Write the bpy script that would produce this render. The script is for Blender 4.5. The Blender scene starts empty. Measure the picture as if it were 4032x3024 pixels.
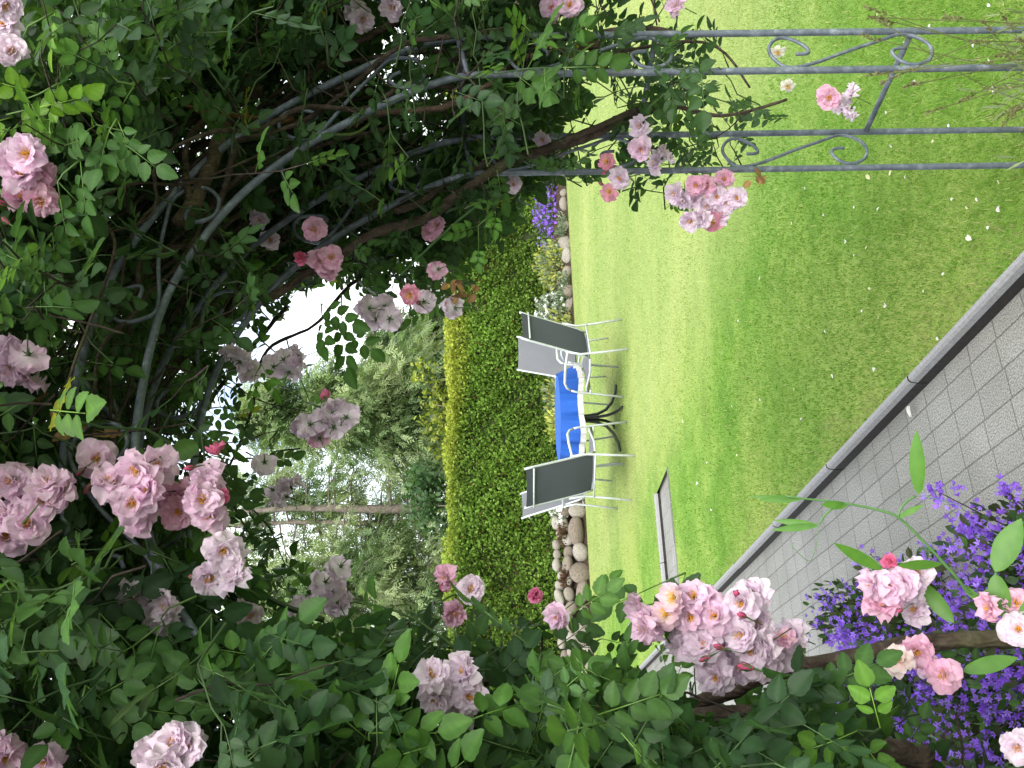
import bpy, math, random
import numpy as np
from mathutils import Vector, Matrix
R = math.radians
rng = np.random.default_rng(7)
random.seed(7)
scene = bpy.context.scene
COL = scene.collection

# ------------------------------------------------------------------ camera
F_PX, CX, CY = 3700.0, 2016.0, 1512.0          # focal length and centre in photo pixels (4032 x 3024)
HCAM, PITCH, ROLL = 1.40, math.atan(63 / 3700), R(1.09)
CAM = np.array([0.0, 0.0, HCAM])
FW = np.array([0, math.cos(PITCH), -math.sin(PITCH)])
UPV = np.array([0, math.sin(PITCH), math.cos(PITCH)])
RT = np.array([1.0, 0, 0])
XC = -math.cos(ROLL) * UPV - math.sin(ROLL) * RT     # the phone was held on its side
YC = -math.sin(ROLL) * UPV + math.cos(ROLL) * RT
cam = bpy.data.cameras.new('camera')
cam.sensor_fit = 'HORIZONTAL'
cam.angle = 2 * math.atan(CX / F_PX)
cam.clip_start, cam.clip_end = 0.05, 2000
camo = bpy.data.objects.new('camera', cam)
COL.objects.link(camo)
m = Matrix.Identity(4)
for i in range(3):
    m[i][0], m[i][1], m[i][2], m[i][3] = XC[i], YC[i], -FW[i], CAM[i]
camo.matrix_world = m
scene.camera = camo

def P(x, y, d):                                  # photo pixel + depth -> world
    return CAM + d * FW + d * (x - CX) / F_PX * XC - d * (y - CY) / F_PX * YC
def G(x, y, z=0.0):                              # photo pixel -> point at height z
    r = FW + (x - CX) / F_PX * XC - (y - CY) / F_PX * YC
    return CAM + r * (z - HCAM) / r[2]
def proj(p):
    q = np.atleast_2d(p) - CAM
    d = q @ FW
    return CX + F_PX * (q @ XC) / d, CY - F_PX * (q @ YC) / d, d

# ------------------------------------------------------------------ sky, sun, exposure
SUN_EL, SUN_AZ = R(42), R(166)                    # azimuth clockwise from +y (view direction)
world = bpy.data.worlds.new('World')
scene.world = world
world.use_nodes = True
wn, wl = world.node_tree.nodes, world.node_tree.links
bg = wn['Background']
sky = wn.new('ShaderNodeTexSky')
sky.sky_type = 'NISHITA'
sky.sun_disc = False
sky.sun_elevation = SUN_EL
sky.sun_rotation = SUN_AZ
sky.dust_density = 2.0
tc = wn.new('ShaderNodeTexCoord')
nz = wn.new('ShaderNodeTexNoise')
nz.inputs['Scale'].default_value = 2.6
nz.inputs['Detail'].default_value = 6
nz.inputs['Roughness'].default_value = 0.6
wl.new(tc.outputs['Generated'], nz.inputs['Vector'])
cr = wn.new('ShaderNodeValToRGB')
cr.color_ramp.elements[0].position = 0.33
cr.color_ramp.elements[1].position = 0.52
wl.new(nz.outputs['Fac'], cr.inputs['Fac'])
mx = wn.new('ShaderNodeMix')
mx.data_type = 'RGBA'
wl.new(cr.outputs['Color'], mx.inputs['Factor'])
wl.new(sky.outputs['Color'], mx.inputs['A'])
mx.inputs['B'].default_value = (10.5, 10.8, 11.0, 1)
wl.new(mx.outputs['Result'], bg.inputs['Color'])
bg.inputs['Strength'].default_value = 0.125
sl = bpy.data.lights.new('sun', 'SUN')
sl.energy = 2.1
sl.angle = R(38)
sl.color = (1.0, 0.96, 0.88)
so = bpy.data.objects.new('sun', sl)
COL.objects.link(so)
sd = Vector((math.sin(SUN_AZ) * math.cos(SUN_EL), math.cos(SUN_AZ) * math.cos(SUN_EL), math.sin(SUN_EL)))
so.rotation_euler = sd.to_track_quat('Z', 'Y').to_euler()
scene.view_settings.view_transform = 'Standard'
scene.view_settings.look = 'None'
scene.view_settings.exposure = 1.17
scene.view_settings.gamma = 1.0
scene.cycles.max_bounces = 8
scene.cycles.transparent_max_bounces = 8

# ------------------------------------------------------------------ mesh helpers
def nrm(v):
    v = np.asarray(v, float)
    return v / np.maximum(np.linalg.norm(v, axis=-1, keepdims=True), 1e-9)

class MB:
    """collects polygons (numpy) and links them as ONE mesh object"""
    def __init__(s):
        s.v, s.li, s.lt, s.mi, s.tint = [], [], [], [], []
        s.n = 0
    def add(s, V, faces, mat=0, tint=None):
        V = np.asarray(V, float).reshape(-1, 3)
        li = np.concatenate([np.asarray(f, np.int64) for f in faces]) if len(faces) else np.zeros(0, np.int64)
        lt = np.array([len(f) for f in faces], np.int64)
        s.addraw(V, li, lt, np.full(len(lt), mat) if np.isscalar(mat) else np.asarray(mat), tint)
    def addraw(s, V, li, lt, mi, tint=None):
        s.v.append(V); s.li.append(li + s.n); s.lt.append(lt); s.mi.append(mi)
        if tint is None:
            t = np.ones((len(V), 3))
        else:
            t = np.asarray(tint, float)
            if t.ndim == 1:
                t = np.tile(t, (len(V), 1))
        s.tint.append(t)
        s.n += len(V)
    def inst(s, T, pos, X, Y, Z, sc, tint=None):
        """T: template (V, li, lt, mi, tint); batch of frames"""
        V, li, lt, mi, tt = T
        n = len(pos)
        if n == 0:
            return
        sc = np.broadcast_to(np.asarray(sc, float), (n,))
        W = (V[None, :, 0:1] * X[:, None] + V[None, :, 1:2] * Y[:, None] + V[None, :, 2:3] * Z[:, None]) * sc[:, None, None] + pos[:, None]
        L = (li[None] + np.arange(n)[:, None] * len(V)).reshape(-1)
        t = np.tile(tt, (n, 1))
        if tint is not None:
            t = t * np.repeat(np.asarray(tint, float), len(V), axis=0)
        s.addraw(W.reshape(-1, 3), L, np.tile(lt, n), np.tile(mi, n), t)
    def template(s):
        return (np.concatenate(s.v), np.concatenate(s.li), np.concatenate(s.lt), np.concatenate(s.mi), np.concatenate(s.tint))
    def box(s, c, hs, rot=None, mat=0, tint=None):
        c = np.asarray(c, float)
        V = np.array([[x, y, z] for z in (-1, 1) for y in (-1, 1) for x in (-1, 1)], float) * hs
        if rot is not None:
            V = V @ np.asarray(rot).T
        s.add(V + c, [(0, 2, 3, 1), (4, 5, 7, 6), (0, 1, 5, 4), (2, 6, 7, 3), (0, 4, 6, 2), (1, 3, 7, 5)], mat, tint)
    def tube(s, pts, r, seg=8, mat=0, tint=None, bump=0.0, cap=True):
        pts = np.asarray(pts, float)
        n = len(pts)
        r = np.broadcast_to(np.asarray(r, float), (n,))
        T = nrm(np.gradient(pts, axis=0))
        ref = np.array([0, 0, 1.0]) if abs(T[0][2]) < 0.9 else np.array([1.0, 0, 0])
        U = nrm(np.cross(T[0], ref))
        rings = []
        for i in range(n):
            U = nrm(U - T[i] * (U @ T[i]))
            Wv = np.cross(T[i], U)
            a = np.linspace(0, 2 * math.pi, seg, endpoint=False)
            rr = r[i] * (1 + (rng.normal(0, bump, seg) if bump else 0))
            rings.append(pts[i] + (np.cos(a) * rr)[:, None] * U + (np.sin(a) * rr)[:, None] * Wv)
        V = np.concatenate(rings)
        i = np.arange(n - 1)[:, None] * seg
        j = np.arange(seg)[None]
        k = (j + 1) % seg
        q = np.stack([i + j, i + k, i + seg + k, i + seg + j], -1).reshape(-1, 4)
        li, lt = q.reshape(-1), np.full(len(q), 4)
        if cap:
            li = np.concatenate([li, np.arange(seg)[::-1], (n - 1) * seg + np.arange(seg)])
            lt = np.concatenate([lt, [seg, seg]])
        s.addraw(V, li, lt, np.full(len(lt), mat), tint)
    def build(s, name, mats, parent=None, smooth=True, loc=None):
        me = mesh_from(s, name, mats, smooth, loc)
        return link(name, me, parent, loc)

def mesh_from(s, name, mats, smooth=True, loc=None):
    V, li, lt, mi, tint = s.template()
    me = bpy.data.meshes.new(name)
    if loc is not None:
        V = V - np.asarray(loc, float)
    me.vertices.add(len(V)); me.vertices.foreach_set('co', V.astype(np.float32).reshape(-1))
    me.loops.add(len(li)); me.loops.foreach_set('vertex_index', li.astype(np.int32))
    me.polygons.add(len(lt))
    me.polygons.foreach_set('loop_start', (np.cumsum(lt) - lt).astype(np.int32))
    me.polygons.foreach_set('loop_total', lt.astype(np.int32))
    me.polygons.foreach_set('material_index', mi.astype(np.int32))
    me.polygons.foreach_set('use_smooth', np.full(len(lt), bool(smooth)))
    for mt in (mats if isinstance(mats, (list, tuple)) else [mats]):
        me.materials.append(mt)
    at = me.attributes.new('tint', 'FLOAT_COLOR', 'POINT')
    at.data.foreach_set('color', np.concatenate([tint, np.ones((len(tint), 1))], 1).astype(np.float32).reshape(-1))
    me.update(calc_edges=True)
    me.validate()
    return me

def link(name, me, parent=None, loc=None):
    o = bpy.data.objects.new(name, me)
    COL.objects.link(o)
    if parent is not None:
        o.parent = parent
        o.matrix_parent_inverse = Matrix.Identity(4)
        if loc is None:                          # geometry was written in world space: bring it into the parent's space
            o.matrix_local = parent_world(parent).inverted()
        else:
            o.matrix_local = parent_world(parent).inverted() @ Matrix.Translation(Vector(loc))
    elif loc is not None:
        o.location = loc
    return o
def parent_world(o):
    mw = Matrix.Identity(4)
    while o is not None:
        mw = o.matrix_basis @ mw
        o = o.parent
    return mw
def tag(o, label=None, cat=None, group=None, kind=None):
    if label: o['label'] = label
    if cat: o['category'] = cat
    if group: o['group'] = group
    if kind: o['kind'] = kind
    return o
def thing(name, label, cat, loc=(0, 0, 0), rz=0.0, group=None):
    o = bpy.data.objects.new(name, None)
    COL.objects.link(o)
    o.empty_display_size = 0.1
    o.location = [float(a) for a in loc]
    o.rotation_euler = (0, 0, rz)
    return tag(o, label, cat, group)

# ------------------------------------------------------------------ materials
def lin(h):
    h = h.lstrip('#')
    c = [int(h[i:i + 2], 16) / 255 for i in (0, 2, 4)]
    return tuple(((x + 0.055) / 1.055) ** 2.4 if x > 0.04045 else x / 12.92 for x in c) + (1,)

class NT:
    def __init__(s, name):
        s.m = bpy.data.materials.new(name)
        s.m.use_nodes = True
        s.n, s.l = s.m.node_tree.nodes, s.m.node_tree.links
        s.b = s.n['Principled BSDF']
        s.out = s.n['Material Output']
    def new(s, t, **kw):
        k = s.n.new(t)
        for a, v in kw.items():
            setattr(k, a, v)
        return k
    def coord(s, scale=None, which='Object', mapping=None):
        t = s.new('ShaderNodeTexCoord')
        return t.outputs[which]
    def noise(s, scale, detail=4, rough=0.55, vec=None, dist=0.0):
        k = s.new('ShaderNodeTexNoise')
        k.inputs['Scale'].default_value = scale
        k.inputs['Detail'].default_value = detail
        k.inputs['Roughness'].default_value = rough
        k.inputs['Distortion'].default_value = dist
        s.l.new(vec if vec is not None else s.coord(), k.inputs['Vector'])
        return k.outputs['Fac']
    def ramp(s, fac, stops):
        k = s.new('ShaderNodeValToRGB')
        e = k.color_ramp.elements
        while len(e) < len(stops):
            e.new(0.5)
        for i, (p, c) in enumerate(stops):
            e[i].position = p
            e[i].color = c if len(c) == 4 else tuple(c) + (1,)
        s.l.new(fac, k.inputs['Fac'])
        return k.outputs['Color']
    def mix(s, a, b, fac, blend='MIX'):
        k = s.new('ShaderNodeMix', data_type='RGBA', blend_type=blend)
        for nm, v in (('Factor', fac), ('A', a), ('B', b)):
            if hasattr(v, 'is_linked') or hasattr(v, 'links'):
                s.l.new(v, k.inputs[nm])
            else:
                k.inputs[nm].default_value = v if nm == 'Factor' else (tuple(v) if len(v) == 4 else tuple(v) + (1,))
        return k.outputs['Result']
    def attr(s, name='tint'):
        k = s.new('ShaderNodeAttribute', attribute_name=name)
        return k.outputs['Color']
    def bump(s, h, strength=0.3, dist=0.01):
        k = s.new('ShaderNodeBump')
        k.inputs['Strength'].default_value = strength
        k.inputs['Distance'].default_value = dist
        s.l.new(h, k.inputs['Height'])
        s.l.new(k.outputs['Normal'], s.b.inputs['Normal'])
        return k
    def base(s, c, rough=0.6, spec=0.5):
        if hasattr(c, 'links'):
            s.l.new(c, s.b.inputs['Base Color'])
        else:
            s.b.inputs['Base Color'].default_value = c
        s.b.inputs['Roughness'].default_value = rough
        s.b.inputs['Specular IOR Level'].default_value = spec
        return s.m

def leaf_mat(name, col, trans, tfac=0.35, rough=0.45, veins=False, spec=0.4):
    t = NT(name)
    n = t.noise(60, 3)
    c = t.mix(t.mix(col, (1, 1, 1), 0.0), t.attr(), 1.0, 'MULTIPLY')
    c2 = t.mix(c, t.mix(c, (0.72, 0.78, 0.70), 1.0, 'MULTIPLY'), t.ramp(n, [(0.35, (0, 0, 0)), (0.7, (1, 1, 1))]))
    t.base(c2, rough, spec)
    tr = t.new('ShaderNodeBsdfTranslucent')
    t.l.new(t.mix(trans, t.attr(), 1.0, 'MULTIPLY'), tr.inputs['Color'])
    ms = t.new('ShaderNodeMixShader')
    ms.inputs['Fac'].default_value = tfac
    t.l.new(t.b.outputs['BSDF'], ms.inputs[1])
    t.l.new(tr.outputs['BSDF'], ms.inputs[2])
    t.l.new(ms.outputs['Shader'], t.out.inputs['Surface'])
    return t.m

M = {}
M['rose_leaf'] = leaf_mat('rose_leaf', (0.030, 0.065, 0.023, 1), (0.092, 0.190, 0.034, 1), 0.31, 0.50, spec=.20)
M['green_stem'] = leaf_mat('green_stem', (0.07, 0.13, 0.035, 1), (0.1, 0.2, 0.03, 1), 0.1, 0.5)
M['petal'] = leaf_mat('petal', (1, 1, 1, 1), (1, 1, 1, 1), 0.48, 0.6, spec=0.25)
M['hedge_leaf'] = leaf_mat('hedge_leaf', (1, 1, 1, 1), (1.2, 1.3, 0.8, 1), 0.25, 0.6, spec=0.25)
M['blossom'] = leaf_mat('blossom', (1, 1, 1, 1), (1, 1, 1, 1), 0.3, 0.6, spec=0.2)
M['plant_leaf'] = leaf_mat('plant_leaf', (1, 1, 1, 1), (1.3, 1.6, 0.7, 1), 0.3, 0.5, spec=0.3)
M['grass_blade'] = leaf_mat('grass_blade', (1, 1, 1, 1), (1.1, 1.2, 0.7, 1), 0.35, 0.6, spec=0.2)

t = NT('bark')
n = t.noise(38, 6, 0.7, dist=0.6)
w = t.new('ShaderNodeTexWave'); w.inputs['Scale'].default_value = 30; w.inputs['Distortion'].default_value = 9
t.l.new(t.coord(), w.inputs['Vector'])
c = t.ramp(n, [(0.3, (0.026, 0.019, 0.014)), (0.52, (0.066, 0.048, 0.036)), (0.75, (0.14, 0.11, 0.085))])
c = t.mix(c, (0.10, 0.11, 0.045, 1), t.ramp(t.noise(9, 3), [(0.55, (0, 0, 0)), (0.75, (0.7, 0.7, 0.7))]))
t.bump(t.mix(n, w.outputs['Color'], 0.3), 0.8, 0.006)
M['bark'] = t.base(t.mix(c, t.attr(), 1.0, 'MULTIPLY'), 0.85, 0.2)
t = NT('tree_bark')
n = t.noise(7, 6, 0.7, dist=1.0)
t.bump(n, 0.8, 0.04)
M['tree_bark'] = t.base(t.ramp(n, [(0.3, (0.10, 0.082, 0.07)), (0.7, (0.27, 0.23, 0.20))]), 0.9, 0.15)
t = NT('galvanised_steel')
n = t.noise(45, 5, 0.65)
c = t.ramp(n, [(0.3, (0.07, 0.083, 0.105)), (0.55, (0.125, 0.147, 0.18)), (0.72, (0.25, 0.28, 0.32))])
c = t.mix(c, (0.11, 0.09, 0.075, 1), t.ramp(t.noise(11, 5, 0.7), [(0.6, (0, 0, 0)), (0.75, (0.6, 0.6, 0.6))]))
t.b.inputs['Metallic'].default_value = 0.25
t.bump(n, 0.25, 0.001)
M['steel'] = t.base(c, 0.55, 0.4)

# ------------------------------------------------------------------ garden frame: K runs along the path, E to the right of its kerb
_a, _b = G(4032, 1000, 0.0), G(2796, 2328, 0.0)
O2 = _a[:2]
E1 = nrm((_b - _a)[:2])
E2 = np.array([E1[1], -E1[0]])
def W(k, e, z=0.0):
    q = O2 + k * E1 + e * E2
    return np.array([q[0], q[1], z])
def KE(p):
    q = np.asarray(p)[..., :2] - O2
    return q @ E1, q @ E2
ZP = -0.058                                      # paving lies below the lawn

t = NT('lawn_turf')
co = t.coord()
n1 = t.noise(0.4, 5, 0.6, co, 0.4); n2 = t.noise(3.1, 6, 0.65, co); n3 = t.noise(150, 3, 0.7, co)
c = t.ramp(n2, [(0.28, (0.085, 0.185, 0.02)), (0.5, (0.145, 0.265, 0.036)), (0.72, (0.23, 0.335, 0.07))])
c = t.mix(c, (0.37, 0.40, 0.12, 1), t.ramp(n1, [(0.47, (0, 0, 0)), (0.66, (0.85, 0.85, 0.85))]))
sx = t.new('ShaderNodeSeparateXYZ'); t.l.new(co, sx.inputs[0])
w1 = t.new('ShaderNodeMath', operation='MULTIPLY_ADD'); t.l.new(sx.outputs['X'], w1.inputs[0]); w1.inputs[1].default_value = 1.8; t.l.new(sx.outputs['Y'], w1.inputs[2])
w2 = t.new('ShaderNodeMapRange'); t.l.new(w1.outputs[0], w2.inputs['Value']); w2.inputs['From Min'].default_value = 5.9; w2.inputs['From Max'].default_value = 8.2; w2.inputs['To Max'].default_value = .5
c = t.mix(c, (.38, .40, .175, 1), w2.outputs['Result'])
c = t.mix(c, t.mix(c, (0.55, 0.62, 0.45, 1), 1.0, 'MULTIPLY'), t.ramp(n3, [(0.42, (1, 1, 1)), (0.62, (0, 0, 0))]))
t.bump(n3, 0.5, 0.02)
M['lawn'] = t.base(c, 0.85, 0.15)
t = NT('soil')
n = t.noise(30, 6, 0.7)
t.bump(n, 0.9, 0.03)
M['soil'] = t.base(t.ramp(n, [(0.3, (0.018, 0.012, 0.008)), (0.7, (0.075, 0.052, 0.036))]), 0.95, 0.1)
t = NT('far_ground')
M['far_ground'] = t.base(t.ramp(t.noise(0.08, 5), [(0.35, (0.06, 0.10, 0.025)), (0.7, (0.12, 0.16, 0.05))]), 0.9, 0.1)

# paving: blocks about 10 x 17 cm in stretcher bond, exposed fine aggregate
t = NT('paving_blocks')
br = t.new('ShaderNodeTexBrick')
br.offset = 0.06
br.offset_frequency = 2
br.inputs['Scale'].default_value = 1.0
br.inputs['Brick Width'].default_value = 0.165
br.inputs['Row Height'].default_value = 0.093
br.inputs['Mortar Size'].default_value = 0.0028
br.inputs['Mortar Smooth'].default_value = 0.25
br.inputs['Color1'].default_value = (0.215, 0.215, 0.204, 1)
br.inputs['Color2'].default_value = (0.185, 0.185, 0.176, 1)
br.inputs['Mortar'].default_value = (0.105, 0.103, 0.098, 1)
tco = t.coord()
jit = t.new('ShaderNodeTexNoise'); jit.inputs['Scale'].default_value = 14
t.l.new(tco, jit.inputs['Vector'])
va = t.new('ShaderNodeVectorMath', operation='MULTIPLY_ADD')
t.l.new(jit.outputs['Color'], va.inputs[0]); va.inputs[1].default_value = (0.006, 0.006, 0); t.l.new(tco, va.inputs[2])
t.l.new(va.outputs['Vector'], br.inputs['Vector'])
g = t.noise(190, 2, 0.6, tco); g2 = t.noise(2.2, 5, 0.6, tco)
c = t.mix(br.outputs['Color'], t.ramp(g, [(0.32, (0.45, 0.44, 0.42)), (0.5, (0.95, 0.95, 0.95)), (0.66, (1.5, 1.5, 1.47))]), 1.0, 'MULTIPLY')
c = t.mix(c, t.ramp(g2, [(0.3, (0.78, 0.78, 0.74)), (0.7, (1.08, 1.08, 1.08))]), 1.0, 'MULTIPLY')
inv = t.new('ShaderNodeMath', operation='SUBTRACT'); inv.inputs[0].default_value = 1.0
t.l.new(br.outputs['Fac'], inv.inputs[1])
hm = t.new('ShaderNodeMath', operation='MULTIPLY_ADD'); hm.inputs[1].default_value = 0.25
t.l.new(g, hm.inputs[0]); t.l.new(inv.outputs[0], hm.inputs[2])
t.bump(hm.outputs[0], 0.6, 0.006)
M['paving'] = t.base(c, 0.8, 0.25)
t = NT('kerb_concrete')
n = t.noise(90, 4, 0.7)
c = t.ramp(n, [(0.3, (0.17, 0.17, 0.175)), (0.7, (0.26, 0.26, 0.265))])
c = t.mix(c, (0.2, 0.19, 0.17, 1), t.ramp(t.noise(5, 6, 0.7), [(0.55, (0, 0, 0)), (0.75, (0.6, 0.6, 0.6))]))
t.bump(n, 0.3, 0.003)
M['kerb'] = t.base(c, 0.8, 0.2)
t = NT('kerb_dark_face')
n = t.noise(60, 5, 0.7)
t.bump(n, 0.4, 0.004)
M['kerb_face'] = t.base(t.ramp(n, [(0.3, (0.012, 0.011, 0.011)), (0.7, (0.03, 0.027, 0.026))]), 0.75, 0.3)  # near-black tone for the kerb's low side face

# ground and lawn
k1, _ = KE(G(2630, 1836)); k2, _ = KE(G(2583, 1948)); _, m1 = KE(G(2630, 1836)); _, m2 = KE(G(2583, 1948))
m12 = max(m1, m2)
KEND = 12.45                                     # back edge of the lawn
mb = MB()
mb.add([(-700, -300, -0.16), (700, -300, -0.16), (700, 1200, -0.16), (-700, 1200, -0.16)], [(0, 1, 2, 3)])
tag(mb.build('ground', M['far_ground'], smooth=False), kind='structure')
def grid_patch(mb, ka, kb, ea, eb, z=0.0, nk=2, ne=2):
    ks, es = np.linspace(ka, kb, nk), np.linspace(ea, eb, ne)
    V = np.array([W(k, e, z) for k in ks for e in es])
    mb.add(V, [(i * ne + j, i * ne + j + 1, (i + 1) * ne + j + 1, (i + 1) * ne + j) for i in range(nk - 1) for j in range(ne - 1)])
mb = MB()
grid_patch(mb, -8, k1, 0.0, 40)
grid_patch(mb, k1, k2, m12, 40)
mb.add([W(k1, m1), W(k1, m12), W(k2, m12), W(k2, m2)], [(0, 1, 2, 3)])
grid_patch(mb, k2, KEND, 0.0, 40)
grid_patch(mb, -.9, KEND, -40, -3.2)
tag(mb.build('lawn', M['lawn'], smooth=False), kind='structure')
PATHW = 1.02
mb = MB()
ang = math.atan2(E1[1], E1[0])
def frame_mesh(quads, name, mat, z):             # flat sheet whose object axes follow the path
    mb = MB()
    for q in quads:
        mb.add([(k, -e, 0) for k, e in q], [(0, 1, 2, 3)])
    o = link(name, mesh_from(mb, name, mat, False))
    o.location = (O2[0], O2[1], z)
    o.rotation_euler = (0, 0, ang)
    return o
tag(frame_mesh([[(-8, -0.028), (-8, -PATHW), (14, -PATHW), (14, -0.028)], [(-9, -PATHW), (-9, -7), (-.9, -7), (-.9, -PATHW)]], 'path', M['paving'], ZP), kind='structure')  # second quad: unseen terrace added to bounce light onto the roses
# branch path at right angles towards the table
mb = MB()
mb.add([(0, 0, 0), (m1 + .12, 0, 0), (m2 + .12, k2 - k1, 0), (0, k2 - k1, 0)], [(0, 1, 2, 3)])
o = link('branch_path', mesh_from(mb, 'branch_path', M['paving'], False))
o.location = W(k1, 0, -.03); o.rotation_euler = (0, 0, ang - math.pi / 2)
tag(o, kind='structure')
mb = MB()
grid_patch(mb, -.9, 14, -3.2, -PATHW, ZP + .01)
tag(mb.build('flower_bed', M['soil'], smooth=False), kind='structure')

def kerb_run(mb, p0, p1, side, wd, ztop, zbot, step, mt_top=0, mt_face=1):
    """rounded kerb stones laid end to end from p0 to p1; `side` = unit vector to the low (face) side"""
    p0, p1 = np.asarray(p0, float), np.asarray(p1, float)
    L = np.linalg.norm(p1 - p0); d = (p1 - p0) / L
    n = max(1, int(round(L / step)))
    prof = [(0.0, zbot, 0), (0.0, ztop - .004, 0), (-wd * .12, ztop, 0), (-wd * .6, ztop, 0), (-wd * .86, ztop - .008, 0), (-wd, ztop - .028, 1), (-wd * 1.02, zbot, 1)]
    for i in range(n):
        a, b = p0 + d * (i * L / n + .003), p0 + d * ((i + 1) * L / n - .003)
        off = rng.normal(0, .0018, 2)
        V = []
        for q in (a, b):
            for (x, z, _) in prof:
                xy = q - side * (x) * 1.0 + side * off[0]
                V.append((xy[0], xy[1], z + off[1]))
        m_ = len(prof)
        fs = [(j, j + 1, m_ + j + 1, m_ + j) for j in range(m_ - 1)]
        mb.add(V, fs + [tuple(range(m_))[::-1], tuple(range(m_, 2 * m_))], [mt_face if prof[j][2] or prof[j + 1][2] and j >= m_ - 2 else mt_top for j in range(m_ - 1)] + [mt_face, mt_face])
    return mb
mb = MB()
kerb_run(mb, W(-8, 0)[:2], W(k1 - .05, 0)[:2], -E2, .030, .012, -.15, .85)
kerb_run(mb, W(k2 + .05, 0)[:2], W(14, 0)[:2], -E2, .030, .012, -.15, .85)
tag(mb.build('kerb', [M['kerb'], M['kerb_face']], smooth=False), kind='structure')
mb = MB()
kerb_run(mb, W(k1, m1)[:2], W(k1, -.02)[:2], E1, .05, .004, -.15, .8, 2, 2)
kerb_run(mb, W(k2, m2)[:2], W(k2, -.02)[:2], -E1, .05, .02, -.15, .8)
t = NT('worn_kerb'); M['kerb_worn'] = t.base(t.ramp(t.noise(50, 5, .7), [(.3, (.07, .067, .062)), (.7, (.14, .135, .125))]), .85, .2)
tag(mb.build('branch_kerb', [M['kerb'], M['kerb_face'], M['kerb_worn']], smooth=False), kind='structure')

# ------------------------------------------------------------------ grass blades on the near lawn (stuff)
def grass():
    mb = MB()
    zones = [(2.2, 3.6, 80000, .017, .0014), (3.6, 6.0, 90000, .016, .0021), (6.0, 11.0, 80000, .014, .0034), (11.0, 20.0, 70000, .014, .006)]
    for d0, d1, n, h, wd in zones:
        d = rng.uniform(d0, d1, n)
        x = rng.uniform(-0.62, 0.62, n) * d
        p = np.stack([x, d, np.zeros(n)], 1)
        k, e = KE(p)
        ok = (e > 0.005) & ~((k > k1 - .02) & (k < k2 + .02) & (e < m12 + .02)) & (k < KEND)
        p = p[ok]; n = len(p)
        a = rng.uniform(0, 2 * math.pi, n)
        lean = rng.uniform(.2, 1.1, n)
        hh = h * rng.uniform(.5, 1.25, n)
        side = np.stack([np.cos(a), np.sin(a), np.zeros(n)], 1) * (wd * rng.uniform(.7, 1.3, n))[:, None]
        tip = np.stack([-np.sin(a) * lean * hh, np.cos(a) * lean * hh, hh], 1)
        V = np.stack([p - side, p + side, p + tip], 1).reshape(-1, 3)
        # clumps of fresher and drier grass
        f = .5 + .5 * np.sin(p[:, 0] * 2.3 + 1.7 * np.sin(p[:, 1] * 1.3)) * np.cos(p[:, 1] * 1.9 + np.sin(p[:, 0] * 3.1))
        f = np.clip(f * .7 + rng.normal(0, .25, n) + .1, 0, 1)[:, None]
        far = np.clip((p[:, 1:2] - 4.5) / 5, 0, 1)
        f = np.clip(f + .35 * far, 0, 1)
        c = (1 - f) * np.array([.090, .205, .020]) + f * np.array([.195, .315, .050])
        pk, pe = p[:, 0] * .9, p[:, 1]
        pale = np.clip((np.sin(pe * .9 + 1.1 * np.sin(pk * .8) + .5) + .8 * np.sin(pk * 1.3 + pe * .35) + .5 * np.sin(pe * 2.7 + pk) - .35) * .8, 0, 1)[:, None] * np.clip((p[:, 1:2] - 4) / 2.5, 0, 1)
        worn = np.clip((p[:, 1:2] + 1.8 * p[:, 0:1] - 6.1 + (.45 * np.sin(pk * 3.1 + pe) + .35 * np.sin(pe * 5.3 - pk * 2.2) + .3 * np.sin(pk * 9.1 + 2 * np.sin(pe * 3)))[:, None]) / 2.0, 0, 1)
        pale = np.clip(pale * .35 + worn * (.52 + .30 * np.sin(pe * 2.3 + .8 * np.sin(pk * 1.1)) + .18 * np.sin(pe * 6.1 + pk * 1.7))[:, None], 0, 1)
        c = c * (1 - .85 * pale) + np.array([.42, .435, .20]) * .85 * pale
        kk, ee = KE(p)
        edge = (ee < .10 + .05 * np.sin(kk * 5) + .05 * np.sin(kk * 13)) & (rng.random(n) < .5)
        c[edge] = np.array([.26, .27, .11])
        dry = rng.random(n) < .06
        c[dry] = np.array([.40, .40, .17])
        c = c * rng.uniform(.85, 1.15, n)[:, None]
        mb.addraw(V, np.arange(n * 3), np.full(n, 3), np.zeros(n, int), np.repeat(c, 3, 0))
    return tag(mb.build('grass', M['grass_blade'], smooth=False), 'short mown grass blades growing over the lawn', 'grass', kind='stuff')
grass()

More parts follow.
